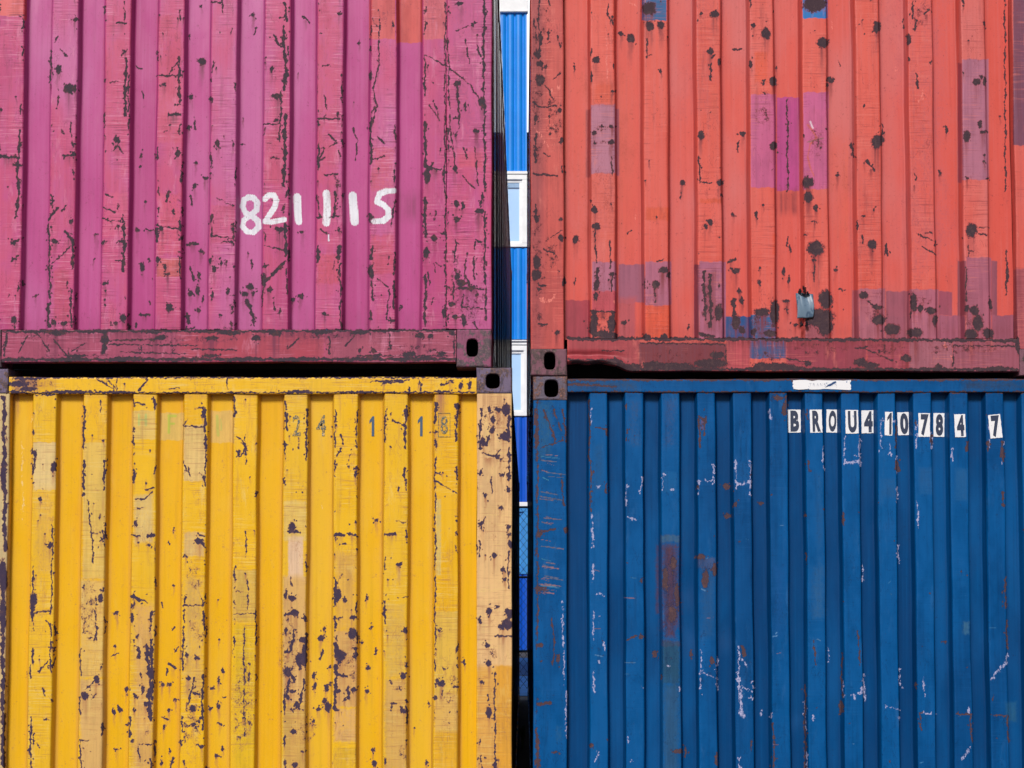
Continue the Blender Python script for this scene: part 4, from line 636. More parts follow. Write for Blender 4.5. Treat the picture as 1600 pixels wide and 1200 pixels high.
# ------------------------------------------------------------------ materials
rustc, rustd = (.050, .038, .052), (.085, .055, .06)
M_pink = paint_mat("pink_paint", lin(192, 76, 146), lin(206, 82, 124), lin(198, 104, 166), rustc, (.105, .045, .05), lin(228, 145, 180), 1, stain_shade=lin(120, 44, 78), ridge_amt=.85, scr=.6, deep=lin(176, 58, 126))
M_yel = paint_mat("yellow_paint", lin(240, 184, 8), lin(248, 196, 30), lin(238, 190, 48), (.050, .036, .066), (.085, .05, .066), lin(240, 205, 130), 2, stain_shade=lin(176, 118, 84), ridge_amt=.8, scr=.5, pale=lin(240, 212, 130), deep=lin(234, 172, 10))
M_red = paint_mat("red_paint", lin(220, 92, 84), lin(230, 102, 91), lin(212, 116, 118), (.054, .034, .044), (.085, .05, .055), lin(236, 130, 120), 3, stain_shade=lin(130, 50, 58), ridge_amt=.7, chips=.22, scr=.4, deep=lin(214, 80, 66))
M_blue = paint_mat("blue_paint", lin(0, 68, 126), lin(0, 97, 170), lin(8, 93, 161), (.072, .044, .056), (.11, .06, .06), lin(186, 186, 225), 4, stain_shade=lin(8, 45, 90), ridge_amt=.7, chips=.16, scr=.14, rough=.42, pale=lin(50, 108, 170), deep=lin(0, 60, 116), spec=.12)
C_pink = casting_mat("pink_casting_steel", lin(150, 84, 116), (.085, .06, .08), (.16, .10, .11), 1)
C_yel = casting_mat("weathered_casting_steel", lin(118, 104, 132), (.065, .048, .07), (.22, .12, .08), 2)
C_red = casting_mat("brown_casting_steel", lin(130, 86, 102), (.075, .048, .056), (.15, .09, .09), 3)
C_blue = casting_mat("blue_flecked_casting_steel", lin(105, 96, 115), (.085, .052, .056), (.26, .12, .09), 4)
D_cav = simple_mat("casting_cavity_shade", (.006, .005, .005), 1.0, c2=(.003, .003, .003), spec=0)  # near-black colour paints the shade inside the lifting holes
D_dark = simple_mat("underside_steel", (.03, .025, .028), .8, c2=(.015, .012, .014))
def body_mat(name, c, rough=.10): 
    t = NT(name); n = t.noise((3, .6, 2), 5, .6); s = t.noise((40, 6, 1.2), 4, .6)
    cc = t.mix(t.ramp(n, .45, .7, 0, .5), c, tuple(x * .5 + .02 for x in c)); cc = t.mix(t.ramp(s, .55, .75, 0, .5), cc, (.06, .04, .04))
    t.set(t.b.inputs['Base Color'], cc); v = t.noise((.02, 3.2, .02), 3, .6); t.set(t.b.inputs['Roughness'], t.ramp(v, .46, .54, rough, .75)); t.b.inputs['Specular IOR Level'].default_value = .8
    return t.m
B_pink, B_yel, B_red, B_blue = body_mat("pink_side_paint", lin(100, 30, 70), .05), body_mat("yellow_side_paint", lin(215, 150, 20)), body_mat("red_side_paint", lin(175, 60, 60)), body_mat("blue_side_paint", lin(0, 60, 120))

def ridge_list(a, b, per, k0, k1, py, ry):
    return [(UX(a + per * k, py, ry), UX(b + per * k, py, ry)) for k in range(k0, k1 + 1)]
def with_random(S, seed, R, y0, y1, *a):
    rng = random.Random(seed); S = dict(S); S['rust'] = S['rust'] + random_wear(rng, R, y0, y1, *a); return S
# pink, upper left
RY = .010
k = UX(768, 400); pz = UZ(400, 573)
Rp = [(80 + 83.2 * i, 119.6 + 83.2 * i) for i in range(-1, 8)]
# --- pink
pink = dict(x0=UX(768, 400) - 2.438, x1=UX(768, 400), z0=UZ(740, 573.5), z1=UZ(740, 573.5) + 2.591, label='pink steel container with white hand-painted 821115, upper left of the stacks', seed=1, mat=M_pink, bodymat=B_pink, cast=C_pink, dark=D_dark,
    ridges=ridge_list(80, 119.6, 83.2, -1, 6, 150, RY) + [(UX(661, 150, RY), UX(697, 300, RY))], ry=RY, dep=.040, sl=.0125, start='ridge',
    panel=(UX(-4, 150, RY), UX(697, 300, RY)), pz0=UZ(400, 514.5, 0), midpy=300, fine=(UZ(400, 580), UZ(400, -25)),
    dents=[(140, 330, 26, 60, .005), (430, 130, 30, 50, .005), (596, 430, 24, 40, -.004), (270, 120, 26, 50, .004), (680, 430, 30, 60, .004)],
    wear=with_random(dict(PINK, seed=1), 11, Rp, -20, 515, 2.6, 1.6, 1.6))
pink['pz1'] = pink['z1'] - .06
pink['post_z'] = (UZ(740, 514), pink['z1'] - .118)
pink['posts'] = [(UX(697, 300) + .001, pink['x1']), (pink['x0'], UX(-4, 150) - .001)]
pink['rails'] = {'bottom_rail': (UX(3, 540), UX(712.5, 540), UZ(400, 566), UZ(400, 515.5), 0), 'top_rail': (pink['x0'] + .17, pink['x1'] - .17, pink['z1'] - .075, pink['z1'] - .012, 0)}
pink['rail_patch'] = PINK_EXTRA['rail']; pink['post_patch'] = PINK_EXTRA['post']
cz = pink['z0']
pink['castings'] = [(UX(713.2, 540), pink['x1'], cz, UZ(740, 514.5), (UX(738, 543), UZ(738, 543.5), .0265, .041)),
                    (pink['x0'], UX(2, 540), cz, UZ(740, 514.5), (pink['x0'] + .08, UZ(738, 543.5), .0265, .041)),
                    (pink['x1'] - .16, pink['x1'], pink['z1'] - .117, pink['z1'], (pink['x1'] - .08, pink['z1'] - .06, .03, .03)),
                    (pink['x0'], pink['x0'] + .16, pink['z1'] - .117, pink['z1'], (pink['x0'] + .08, pink['z1'] - .06, .03, .03))]
# --- yellow
Ry_ = [(51 + 78.55 * i, 87 + 78.55 * i) for i in range(9)]
yx1 = UX(800, 800); yz1 = UZ(770, 574.5)
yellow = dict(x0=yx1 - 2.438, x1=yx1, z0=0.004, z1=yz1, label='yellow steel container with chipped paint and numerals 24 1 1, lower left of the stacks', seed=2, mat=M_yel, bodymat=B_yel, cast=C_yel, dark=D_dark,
    ridges=ridge_list(51, 87, 78.55, 0, 8, 700, RY), ry=RY, dep=.038, sl=.0125, panel=(UX(13.5, 700, RY), UX(745, 700, RY)), pz0=.15, pz1=UZ(400, 612), midpy=900, fine=(UZ(400, 1225), UZ(400, 570)),
    dents=[(70, 900, 26, 50, .005), (226, 1080, 24, 60, .006), (462, 1030, 26, 60, .005), (540, 1040, 24, 40, .005), (620, 800, 26, 50, -.004), (305, 700, 20, 30, .004)],
    wear=with_random(dict(YELLOW, seed=2), 12, Ry_, 620, 1210, 2.2, 1.8, 1.4))
yellow['post_z'] = (.118, UZ(770, 615))
yellow['posts'] = [(UX(745, 800), yx1), (yellow['x0'], UX(12.5, 800))]
yellow['rails'] = {'top_rail': (UX(14, 600), UX(744.5, 600), UZ(400, 615), UZ(400, 589), 0), 'bottom_rail': (yellow['x0'] + .17, yx1 - .17, .01, .155, 0)}
yellow['rail_patch'] = YELLOW_EXTRA['rail']; yellow['post_patch'] = YELLOW_EXTRA['post']
yellow['castings'] = [(UX(744.5, 590), yx1, UZ(770, 615), yz1, (UX(770, 595), UZ(770, 595.5), .032, .034)),
                      (yellow['x0'], UX(13, 600), UZ(770, 615), yz1 - .006, (UX(-22, 595), UZ(770, 595.5), .032, .034)),
                      (yx1 - .162, yx1, .004, .118, (yx1 - .08, .06, .026, .036)), (yellow['x0'], yellow['x0'] + .162, .004, .118, (yellow['x0'] + .08, .06, .026, .036))]
# --- red
Rr = [(923 + 82.9 * i, 960 + 82.9 * i) for i in range(8)]
rx0 = UX(829, 300); rz0 = UZ(858, 587)
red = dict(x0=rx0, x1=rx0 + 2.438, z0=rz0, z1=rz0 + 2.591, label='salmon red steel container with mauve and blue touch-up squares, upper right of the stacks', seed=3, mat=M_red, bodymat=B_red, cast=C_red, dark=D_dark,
    ridges=ridge_list(923.2, 960, 82.9, 0, 7, 150, RY), ry=RY, dep=.042, sl=.0125, panel=(UX(881.8, 300, RY), UX(1584, 300, RY)), pz0=UZ(1200, 528.5), midpy=300, fine=(UZ(1200, 596), UZ(1200, -25)),
    dents=[(1275, 390, 30, 50, .005), (1110, 460, 26, 50, .006), (1440, 490, 40, 30, .006), (942, 500, 24, 30, .006), (1190, 220, 24, 60, -.004), (1520, 360, 24, 40, .005)],
    wear=with_random(dict(RED, seed=3), 13, Rr, -20, 528, .5, .7, .6), bent=True, railedge=1.5)
red['pz1'] = red['z1'] - .06
red['post_z'] = (UZ(858, 545), red['z1'] - .118)
red['posts'] = [(rx0, UX(881, 300)), (UX(1586, 300), rx0 + 2.438)]
red['rails'] = {'bottom_rail': (UX(886.5, 550), UX(1592, 550), UZ(1200, 580), UZ(1200, 529), 0), 'top_rail': (rx0 + .17, red['x1'] - .17, red['z1'] - .075, red['z1'] - .012, 0)}
red['rail_patch'] = RED_EXTRA['rail']; red['post_patch'] = RED_EXTRA['post']
red['castings'] = [(rx0, UX(885.8, 560), rz0 + .0005, UZ(858, 545), (UX(859, 564), UZ(859, 564), .026, .040)), (UX(1592.5, 560), red['x1'], rz0, UZ(858, 545), (red['x1'] - .07, UZ(859, 564), .026, .040)),
                   (rx0, rx0 + .16, red['z1'] - .117, red['z1'], (rx0 + .08, red['z1'] - .06, .03, .03)), (red['x1'] - .16, red['x1'], red['z1'] - .117, red['z1'], (red['x1'] - .08, red['z1'] - .06, .03, .03))]
# --- blue
Rb = [(921 + 56.4 * i, 948.3 + 56.4 * i) for i in range(13)]
bx0 = UX(833, 800); bz1 = UZ(858, 588)
blue = dict(x0=bx0, x1=bx0 + 2.438, z0=bz1 - 2.591 if bz1 > 2.6 else 0.004, z1=bz1, label='dark blue steel container with white stickers BROU4107847, lower right of the stacks', seed=4, mat=M_blue, bodymat=B_blue, cast=C_blue, dark=D_dark,
    ridges=ridge_list(921, 948.3, 56.4, 0, 12, 700, RY), ry=RY, dep=.046, sl=.011, panel=(UX(885, 700, RY), UX(1640, 700, RY)), pz0=.15, pz1=UZ(1200, 611), midpy=900, fine=(UZ(1200, 1225), UZ(1200, 585)),
    wear=with_random(dict(BLUE, seed=4), 14, Rb, 620, 1210, .25, .3, .2), railedge=1.5,
    dents=[(1075, 915, 18, 34, .007), (1075, 985, 20, 30, .007), (1128, 990, 16, 24, .006), (1380, 812, 16, 18, .004), (1045, 930, 40, 70, .006), (1550, 1000, 60, 60, .005), (1240, 1120, 14, 20, .006)])
blue['post_z'] = (.118, UZ(858, 625.5))
blue['posts'] = [(bx0, UX(885.5, 800)), (bx0 + 2.438 - .15, bx0 + 2.438)]
blue['rails'] = {'top_rail': (UX(887, 600), UX(1630, 600), UZ(1200, 613), UZ(1200, 592), 0), 'bottom_rail': (bx0 + .17, blue['x1'] - .17, .01, .155, 0)}
blue['rail_patch'] = BLUE_EXTRA['rail']; blue['post_patch'] = BLUE_EXTRA['post']
blue['castings'] = [(bx0, UX(886.3, 607), UZ(858, 625.5), bz1 - .0005, (UX(861.5, 607), UZ(858, 607), .032, .040)), (UX(1631, 607), blue['x1'], UZ(858, 625.5), bz1 - .0005, (blue['x1'] - .07, UZ(858, 607), .032, .040)),
                    (bx0, bx0 + .162, .004, .118, (bx0 + .08, .06, .026, .036)), (blue['x1'] - .162, blue['x1'], .004, .118, (blue['x1'] - .08, .06, .026, .036))]
roots = {}
for nm, C in (('pink', pink), ('yellow', yellow), ('red', red), ('blue', blue)):
    roots[nm] = container(nm, C)

# ------------------------------------------------------------------ stickers and stencilled figures
def char_mesh(ch, w, h, bold=.012, thick=.0006):
    if ch == '1':
        bm = bmesh.new(); pts = [(-.02, -.5), (.5, -.5), (.5, .5), (.12, .5), (-.5, .28), (-.5, .13), (-.02, .26)]
        bm.faces.new([bm.verts.new((a * w, 0, b * h)) for a, b in pts]); bm.normal_update()
        if bm.faces[:][0].normal.y > 0: bmesh.ops.reverse_faces(bm, faces=bm.faces[:])
        return mesh_of(bm, 'figure')
    cu = bpy.data.curves.new('figure', 'FONT'); cu.body = ch; cu.size = 1; cu.offset = bold; cu.extrude = 0; cu.resolution_u = 4
    o = bpy.data.objects.new('tmp', cu); col.objects.link(o); bpy.context.view_layer.update()
    me = bpy.data.meshes.new_from_object(o.evaluated_get(bpy.context.evaluated_depsgraph_get())); bpy.data.objects.remove(o)
    co = np.empty(len(me.vertices) * 3); me.vertices.foreach_get('co', co); co = co.reshape(-1, 3)
    mn, mx = co.min(0), co.max(0)
    out = np.zeros_like(co); out[:, 0] = ((co[:, 0] - mn[0]) / max(1e-6, mx[0] - mn[0]) - .5) * w; out[:, 2] = ((co[:, 1] - mn[1]) / (mx[1] - mn[1]) - .5) * h
    me.vertices.foreach_set('co', out.reshape(-1)); me.update(); me.name = 'figure'; return me
def worn(name, c, c2, thr, scale=90, rough=.5):
    t = NT(name); n = t.noise((scale, scale, scale * .6), 5, .7); t.set(t.b.inputs['Base Color'], t.mix(t.ramp(n, thr, thr + .08), c, c2)); t.b.inputs['Roughness'].default_value = rough; return t.m
M_white = worn("sticker_white", (.74, .75, .80), lin(60, 110, 165), .63, 70)
M_ink = worn("sticker_ink", lin(36, 52, 84), lin(70, 85, 115), .60)
M_inky = worn("faded_ink", lin(72, 88, 92), lin(232, 180, 45), .49, 150)
M_inky2 = worn("numeral_ink", lin(60, 86, 118), lin(90, 100, 100), .62, 150)
M_ypl = worn("numeral_backing", lin(240, 184, 32), lin(232, 176, 44), .55)
def wv(X, Z, seed): return .0022 * math.sin(X * 5.1 + seed) * math.sin(Z * 3.7 + seed * 2) + .0012 * math.sin(X * 17 + Z * 9)
def plate(name, cx, cy, w, h, y, base, mat, parent, rag=0, seed=0, rot=0):
    X, Z = U(cx, cy, y); rng = random.Random(seed); w *= (y + D) / F; h *= (y + D) / F
    n = 9; pts = []
    for (ax, az, bx_, bz) in ((-1, -1, 1, -1), (1, -1, 1, 1), (1, 1, -1, 1), (-1, 1, -1, -1)):
        for i in range(n):
            u = i / n; jx = rng.uniform(-rag, rag); jz = rng.uniform(-rag, rag)
            pts.append(((ax + (bx_ - ax) * u) * w / 2 + jx, (az + (bz - az) * u) * h / 2 + jz))
    pts = [(a * math.cos(rot) - b * math.sin(rot), a * math.sin(rot) + b * math.cos(rot)) for a, b in pts]
    bm = bmesh.new(); vs = [bm.verts.new((X + p[0] - base[0], y - .0012 - base[1], Z + p[1] - base[2])) for p in pts]; bm.faces.new(vs)
    r = bmesh.ops.extrude_face_region(bm, geom=list(bm.faces)); bmesh.ops.translate(bm, verts=[v for v in r['geom'] if isinstance(v, bmesh.types.BMVert)], vec=(0, .0010, 0))
    bmesh.ops.recalc_face_normals(bm, faces=bm.faces)
    return newobj(name, mesh_of(bm, name), mat, parent)
root, base = roots['blue']
RYb = RY; GY = RY + .046
chars = [("B", 1241, 658, 20, 36, 1), ("R", 1275, 658, 19, 36, 0), ("O", 1300, 658, 18, 36, 1), ("U", 1331, 659, 20, 37, 0), ("4", 1356, 659, 20, 36, 1), ("1", 1388.5, 662, 12, 37, 0), ("0", 1412, 662, 19, 36, 1), ("7", 1444, 664, 18, 37, 0), ("8", 1467, 664, 17, 37, 1), ("4", 1500, 665, 17, 36, 0), ("7", 1555, 666, 19, 37, 0)]
for i, (ch, x, y, pw, ph, rec) in enumerate(chars):
    yy = (GY if rec else RYb); X, Z = U(x, y, yy); yy += wv(X, Z, 4) - .0012
    st = plate('number_sticker', x, y, pw, ph, yy, base, M_white, root, rag=.0009, seed=i, rot=(.09 if i == 10 else .03 * math.sin(i * 2.3)))
    X, Z = U(x, y, yy)
    fx = .58 if ch == '1' else .68
    o = newobj('printed_character', char_mesh(ch, pw * fx * (yy + D) / F, ph * .92 * (yy + D) / F, .055), M_ink, st, (X + (.002 if ch != '1' else .003) - base[0], yy - .0022 - base[1], Z - base[2]))
    o["label"] = 'black printed character ' + ch; o.rotation_euler = (0, -(.09 if i == 10 else .03 * math.sin(i * 2.3)), 0)
# chips torn from some stickers
st = plate('name_sticker', 1284, 601.5, 90, 14, -.001, base, M_white, root, rag=.003, seed=40)
X, Z = U(1284, 601.5, -.001)
for i, ch in enumerate("TRANS AN"):
    if ch != ' ': newobj('printed_character', char_mesh(ch, .010, .014, .0), worn("faint_print%d" % i, lin(150, 160, 185), lin(225, 228, 240), .45, 200) if i == 0 else bpy.data.materials['faint_print0'], st, (X - .052 + i * .0165 - base[0], -.0032 - base[1], Z + .001 - base[2]))
bm = bmesh.new()
tx = [(-.004, -.016), (.010, -.008), (.022, -.006), (.034, .004), (.048, .014), (.046, .021), (.036, .019), (.026, .010), (.010, .001)]
vs = [bm.verts.new((X + .03 + a - .012 - base[0], -.0036 - base[1], Z + b * .8 - base[2])) for a, b in tx]; f = bm.faces.new(vs)
bmesh.ops.recalc_face_normals(bm, faces=bm.faces); 
o = newobj('torn_hole', mesh_of(bm, 'torn_hole'), worn("exposed_blue", lin(0, 70, 130), lin(30, 60, 100), .55), st); o["label"] = 'dark blue gap torn in the white sticker'
root, base = roots['yellow']
GYy = RY + .038
for i, (ch, x, y, pw, ph, rec, mt, w_) in enumerate([("2", 463.5, 665, 16, 34, 0, M_inky, .78), ("4", 502, 665, 16, 35, 1, M_inky, .95), ("1", 581, 666, 8, 33, 1, M_inky2, .95), ("1", 656.5, 666, 8, 33, 1, M_inky2, .95), ("8", 694, 664, 14, 30, 0, M_inky, .8)]):
    yy = (GYy if rec else RY); X, Z = U(x, y, yy); yy += wv(X, Z, 2) + .0004; pl = root
    o = newobj('printed_numeral', char_mesh(ch, pw * w_ * (yy + D) / F, ph * .95 * (yy + D) / F, .015), mt, pl, (X - base[0], yy - .0022 - base[1], Z - base[2]))
    o["label"] = 'dark grey numeral ' + ch
    if i == 4:
        pl = o; base = (X, yy - .0022, Z)
        bm = bmesh.new(); hw, hz, t_ = 9.5 * D / F, 19 * D / F, .0022
        for (a, b, c, d) in ((-hw, hw, hz - t_, hz), (-hw, hw, -hz, -hz + t_), (-hw, -hw + t_, -hz + t_, hz - t_), (hw - t_, hw, -hz + t_, hz - t_)):
            bm_box(bm, X + a - base[0], X + b - base[0], yy - .0026 - base[1], yy - .0016 - base[1], Z + c - base[2], Z + d - base[2])
        newobj('numeral_border', mesh_of(bm, 'numeral_border'), M_inky, pl)
# grey tape flap with black shreds on the red end wall
root, base = roots['red']
M_tape = worn("silver_tape", lin(118, 142, 166), lin(84, 108, 136), .5, 40, .28)
M_black = simple_mat("black_shreds", (.012, .014, .022), .35)
yy = RY + .010; X, Z = U(1256.5, 479, yy); s = (yy + D) / F
P = np.zeros((15, 19, 3))
for i in range(15):
    for j in range(19):
        u, v = i / 14, j / 18
        P[i, j] = (X + (u - .5) * (25 + 2.5 * v) * s + .002 * math.sin(v * 5) - base[0], -.004 + .003 * math.sin(u * 9 + v * 3) - .010 * math.exp(-((u - .3) / .2) ** 2) * v - .006 * math.sin(v * 4) - base[1], Z + (v - .5) * (40 - 3 * u) * s + .0012 * math.sin(u * 8) * (v < .1) - base[2])
tp = newobj('tape_flap', grid_mesh('tape_flap', P), M_tape, root); tp["label"] = 'grey shiny tape flap stuck above the bottom rail'
sm = tp.modifiers.new('thick', 'SOLIDIFY'); sm.thickness = .0012
rng = random.Random(8)
for (cx, cy, rx, ry_) in ((1250, 455, 6, 6), (1257, 452, 4, 9), (1262, 459, 4, 4), (1252, 507, 4, 6), (1260, 505, 3, 6), (1256, 460, 9, 3)):
    bm = bmesh.new(); xc, zc = U(cx, cy, -.008); v0 = bm.verts.new((xc - base[0], -.020 - base[1], zc - base[2])); ring = []
    for q in range(13):
        an = q * 6.283 / 13; r = rng.uniform(.4, 1.1)
        x_, z_ = U(cx + math.cos(an) * rx * r, cy + math.sin(an) * ry_ * r, -.008); ring.append(bm.verts.new((x_ - base[0], -.010 + rng.uniform(-.008, .008) - base[1], z_ - base[2])))
    for q in range(13): bm.faces.new((v0, ring[q], ring[(q + 1) % 13]))
    newobj('torn_shred', mesh_of(bm, 'torn_shred'), M_black, tp)

# ------------------------------------------------------------------ ground
t = NT("yard_asphalt"); n1 = t.noise((.6, .6, .6), 6, .6); n2 = t.noise((60, 60, 60), 5, .7)
c = t.mix(t.ramp(n1, .35, .65), (.045, .045, .048), (.075, .072, .07)); c = t.mix(t.ramp(n2, .55, .7, 0, .6), c, (.12, .12, .12))
t.set(t.b.inputs['Base Color'], c); t.b.inputs['Roughness'].default_value = .85; t.bump(n2, .5, .004)
bm = bmesh.new(); bmesh.ops.create_grid(bm, x_segments=8, y_segments=8, size=600)
g = newobj('ground', mesh_of(bm, 'ground'), t.m); g["kind"] = "structure"

# ------------------------------------------------------------------ blue office building beyond the gap
YB = 21.0
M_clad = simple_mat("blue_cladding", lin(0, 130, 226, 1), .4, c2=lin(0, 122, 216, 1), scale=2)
M_clad_shade = simple_mat("shaded_blue_cladding", lin(0, 84, 196, 1), .4, c2=lin(0, 76, 186, 1), scale=2)  # darker copy of the cladding: lower-storey shade put into the colour
M_trim_shade = simple_mat("shaded_frame", lin(50, 135, 205, 1), .45, c2=lin(42, 125, 195, 1))  # white frame with the blue tint of shade painted in
M_trim = simple_mat("white_trim", (.78, .80, .84), .45, c2=(.70, .72, .76))
M_glass = simple_mat("sky_tinted_glass", lin(160, 200, 245, 1), .12, c2=lin(175, 210, 245, 1), scale=.8, spec=1)  # pale blue base colour stands in for sky reflected in the panes
M_dglass = simple_mat("shaded_glass", lin(60, 145, 215, 1), .15, c2=lin(75, 155, 220, 1), scale=.8)  # ground-floor pane, its shade painted as a deeper blue
M_roof = simple_mat("flat_roof_felt", (.1, .1, .1), .9)
bxr = UX(823.2, 150, YB); bxl = -9.0
zt = UZ(810, 3, YB); z3 = UZ(810, 270, YB); z2 = UZ(810, 535, YB); z1_ = UZ(810, 788, YB)
br = empty('office_building', ((bxl + bxr) / 2, YB, 0), 'bright blue corrugated office block with white window frames behind the gap', 'building'); bb = (br.location.x, YB, 0)
def clad(z0, z1, dp, mt=None):
    pts = []; x = bxr
    while x > bxl:
        for (a, d) in ((0, 0), (.048, 0), (.060, .03), (.082, .03), (.094, 0)): pts.append((x - a, d))
        x -= .148
    pts = [(a, d) for a, d in pts if a > bxl]
    P = np.empty((len(pts), 2, 3)); pr = np.array(pts)
    P[:, :, 0] = pr[:, 0][:, None] - bb[0]; P[:, :, 1] = pr[:, 1][:, None] + dp; P[:, :, 2] = np.array([z0, z1])[None]
    return newobj('cladding', grid_mesh('cladding', P, flip=True, smooth=False), mt or M_clad, br)
clad(UZ(810, 268, YB), UZ(810, 20, YB), 0); clad(UZ(810, 530, YB), UZ(810, 388, YB), 0); clad(UZ(810, 784, YB), UZ(810, 652, YB), 0, M_clad_shade); clad(0.05, z1_ - 1.19, 0, M_clad_shade)
clad(UZ(810, 388, YB), UZ(810, 272, YB), .06); clad(UZ(810, 652, YB), UZ(810, 539, YB), .06); clad(z1_ - 1.19, UZ(810, 792, YB), .06, M_clad_shade)
box_obj('wall_core', (bxl - bb[0], bxr - .02 - bb[0], .16, 9, .02, zt - .03), M_clad, br)
box_obj('roof', (bxl - bb[0], bxr - bb[0], .1, 9.1, zt - .028, zt + .02), M_roof, br)
box_obj('roof_trim', (bxl - bb[0], bxr + .02 - bb[0], -.06, .098, UZ(810, 20, YB), zt + .03), M_trim, br, .01)
for (a, b) in ((268, 272.5), (531.5, 533.5), (535.8, 539), (784.5, 791.5)):
    box_obj('floor_band', (bxl - bb[0], bxr + .01 - bb[0], -.035, .09, UZ(810, b, YB), UZ(810, a, YB)), M_trim, br, .006)
def window(xr, w_, pz_top, pz_bot, gl, blind=True, ft=None):
    ft = ft or M_trim
    X1 = UX(xr, pz_top, YB); X0 = X1 - w_; Z1 = UZ(810, pz_top, YB); Z0 = UZ(810, pz_bot, YB)
    fr = .09; y0 = .0
    bm = bmesh.new()
    for b in ((X0, X1, -.02, .10, Z1 - .09, Z1), (X0, X1, -.02, .10, Z0, Z0 + .07), (X0, X0 + fr, -.02, .10, Z0 + .0701, Z1 - .0901), (X1 - fr, X1, -.02, .10, Z0 + .0701, Z1 - .0901)):
        bm_box(bm, b[0] - bb[0], b[1] - bb[0], b[2], b[3], b[4], b[5], .006)
    wn_ = newobj('window', mesh_of(bm, 'window'), ft, br)
    bm = bmesh.new()
    for b in ((X0 + fr, X1 - fr, .02, .08, Z1 - .14, Z1 - .0905), (X0 + fr, X1 - fr, .02, .08, Z0 + .0705, Z0 + .11), (X0 + fr, X0 + fr + .05, .02, .08, Z0 + .1101, Z1 - .1401), (X1 - fr - .05, X1 - fr, .02, .08, Z0 + .1101, Z1 - .1401)):
        bm_box(bm, b[0] - bb[0], b[1] - bb[0], b[2], b[3], b[4], b[5], .004)
    newobj('sash', mesh_of(bm, 'sash'), ft, wn_)
    box_obj('pane', (X0 + fr + .05 - bb[0], X1 - fr - .05 - bb[0], .05, .058, Z0 + .11, Z1 - .14), gl, wn_)
    if blind: box_obj('blind_box', (X0 + fr + .051 - bb[0], X1 - fr - .051 - bb[0], .022, .048, Z1 - .23, Z1 - .15), simple_mat("blind_grey", lin(150, 185, 225), .5), wn_)
window(823.5, 1.3, 273, 386, M_glass); window(826, 1.2, 540, 650, M_glass, False); window(825.5, 1.3, 792, 897, M_dglass, False, M_trim_shade)
for i in range(2): window(823.5 - 220 * (i + 1), 1.3, 273, 386, M_glass); window(826 - 220 * (i + 1), 1.2, 540, 650, M_glass, False)

# dark shed added right of the office block to block low sky reflections
YS = 24.0; hs = UZ(826, 208, YS); xs0 = UX(820.5, 208, YS)
M_added_shed = simple_mat("added_dark_shed_cladding", (.045, .05, .06), .5, c2=(.03, .032, .04), scale=2)
sh = empty('added_dark_shed', (xs0 + 7, YS, 0), 'added dark grey shed that blocks low sky just right of the blue office block', 'building'); sb = sh.location
pts = []; x = xs0
while x < xs0 + 14: pts += [(x, 0), (x + .12, 0), (x + .14, .03), (x + .26, .03), (x + .28, 0)]; x += .30
P = np.empty((len(pts), 2, 3)); pr = np.array(pts); P[:, :, 0] = pr[:, 0][:, None] - sb[0]; P[:, :, 1] = pr[:, 1][:, None]; P[:, :, 2] = np.array([0.02, hs - .1])[None]
newobj('cladding', grid_mesh('cladding', P, smooth=False), M_added_shed, sh)  # front of the added shed
box_obj('added_shed_wall', (xs0 - sb[0], xs0 + 14 - sb[0], .05, 9, .0, hs - .1), M_added_shed, sh)
box_obj('roof', (xs0 - .01 - sb[0], xs0 + 14.2 - sb[0], -.08, 9.2, hs - .098, hs), M_added_shed, sh, .01)
box_obj('added_shed_roller_door', (xs0 + 4 - sb[0], xs0 + 8 - sb[0], -.03, -.005, .03, 4.2), M_roof, sh, .008)
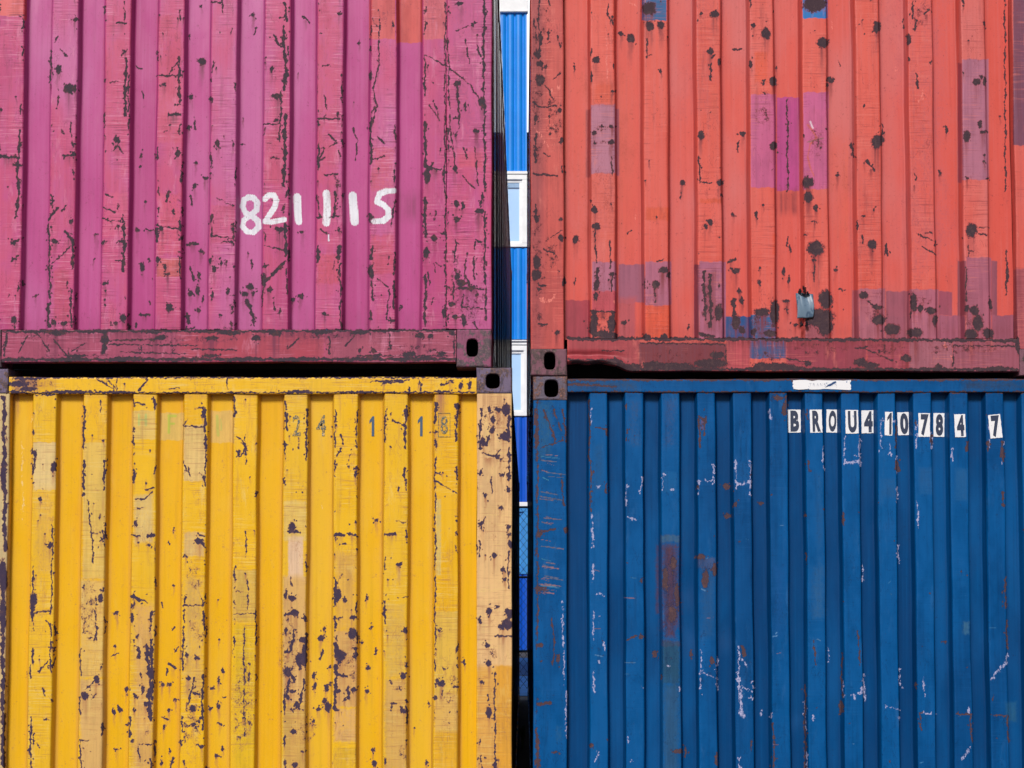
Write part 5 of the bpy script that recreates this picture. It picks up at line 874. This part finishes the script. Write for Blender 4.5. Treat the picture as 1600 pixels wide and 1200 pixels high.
# ------------------------------------------------------------------ chain link fence
YF = 13.35
M_wire = simple_mat("fence_wire", (.03, .05, .08), .5, metal=.3)
fe = empty('chain_link_fence', (UX(818, 900, YF), YF, 0), 'dark wire chain-link fence standing behind the narrow gap between the stacks', 'fence'); fb = fe.location
bm = bmesh.new(); cellw, cellh, ht = .085, .105, UZ(810, 795, YF)
def wire(a, b, r):
    d = (b - a); L = d.length; m = d.to_track_quat('Z', 'Y').to_matrix().to_4x4(); m.translation = (a + b) / 2
    bmesh.ops.create_cone(bm, cap_ends=True, segments=5, radius1=r, radius2=r, depth=L, matrix=m)
W = 2.6; nx = int(2 * W / cellw)
for i in range(-int(ht / cellh) - 1, nx + 1):
    for sgn in (1, -1):
        x0 = -W + i * cellw; za, zb = .03, ht; xa = x0; xb = x0 + (zb - za) * cellw / cellh
        if xb < -W or xa > W: continue
        u0 = max(0, (-W - xa) / (xb - xa)); u1 = min(1, (W - xa) / (xb - xa))
        p = lambda u: Vector((sgn * (xa + (xb - xa) * u), .004 * sgn, za + (zb - za) * u))
        wire(p(u0), p(u1), .0028)
newobj('wire_mesh', mesh_of(bm, 'wire_mesh'), M_wire, fe)
for zz in (ht + .02, UZ(810, 902, YF)):
    bm = bmesh.new(); wire(Vector((-W, 0, zz)), Vector((W, 0, zz)), .016); newobj('rail', mesh_of(bm, 'rail'), M_wire, fe)
for x in (-W, -1.2, 1.25, W):
    bm = bmesh.new(); wire(Vector((x, .03, 0)), Vector((x, .03, ht + .06)), .025); newobj('post', mesh_of(bm, 'post'), M_wire, fe)
for nm, ya, yb, cc, zz in (('pavement', 12.6, 15.7, lin(56, 140, 225, 1), .008), ('road', 15.9, 19.6, lin(20, 84, 150, 1), .004)):
    bm = bmesh.new(); bm_box(bm, -14, 14, ya, yb, -.1, zz); gg = newobj(nm, mesh_of(bm, nm), simple_mat(nm + '_surface', cc, .8, scale=3), None); gg["kind"] = "structure"
# weeds growing in the gap
M_leaf = simple_mat("weed_leaf", (.05, .11, .03), .6, c2=(.03, .07, .02), scale=20)
def weed(x, y, n, h, seed, label):
    rng = random.Random(seed); bm = bmesh.new()
    for i in range(n):
        a = rng.uniform(0, 6.28); L = rng.uniform(.5, 1) * h; lean = rng.uniform(.1, .5) * L; wd = rng.uniform(.006, .012)
        pv = None
        for k in range(5):
            u = k / 4; p = Vector((math.cos(a) * lean * u * u * .4, math.sin(a) * lean * u * u, L * u)); s_ = wd * (1 - u * .9)
            q = (bm.verts.new(p + Vector((s_, 0, 0))), bm.verts.new(p - Vector((s_, 0, 0))))
            if pv: bm.faces.new((pv[0], pv[1], q[1], q[0]))
            pv = q
    o = newobj('weed', mesh_of(bm, 'weed'), M_leaf, None, (x, y, 0)); o["label"] = label; o["category"] = 'weed'
xg = UX(816.5, 1170, 7.4)
weed(xg, 7.4, 46, .22, 1, 'green tuft of weeds low in the dark gap between yellow and blue containers')
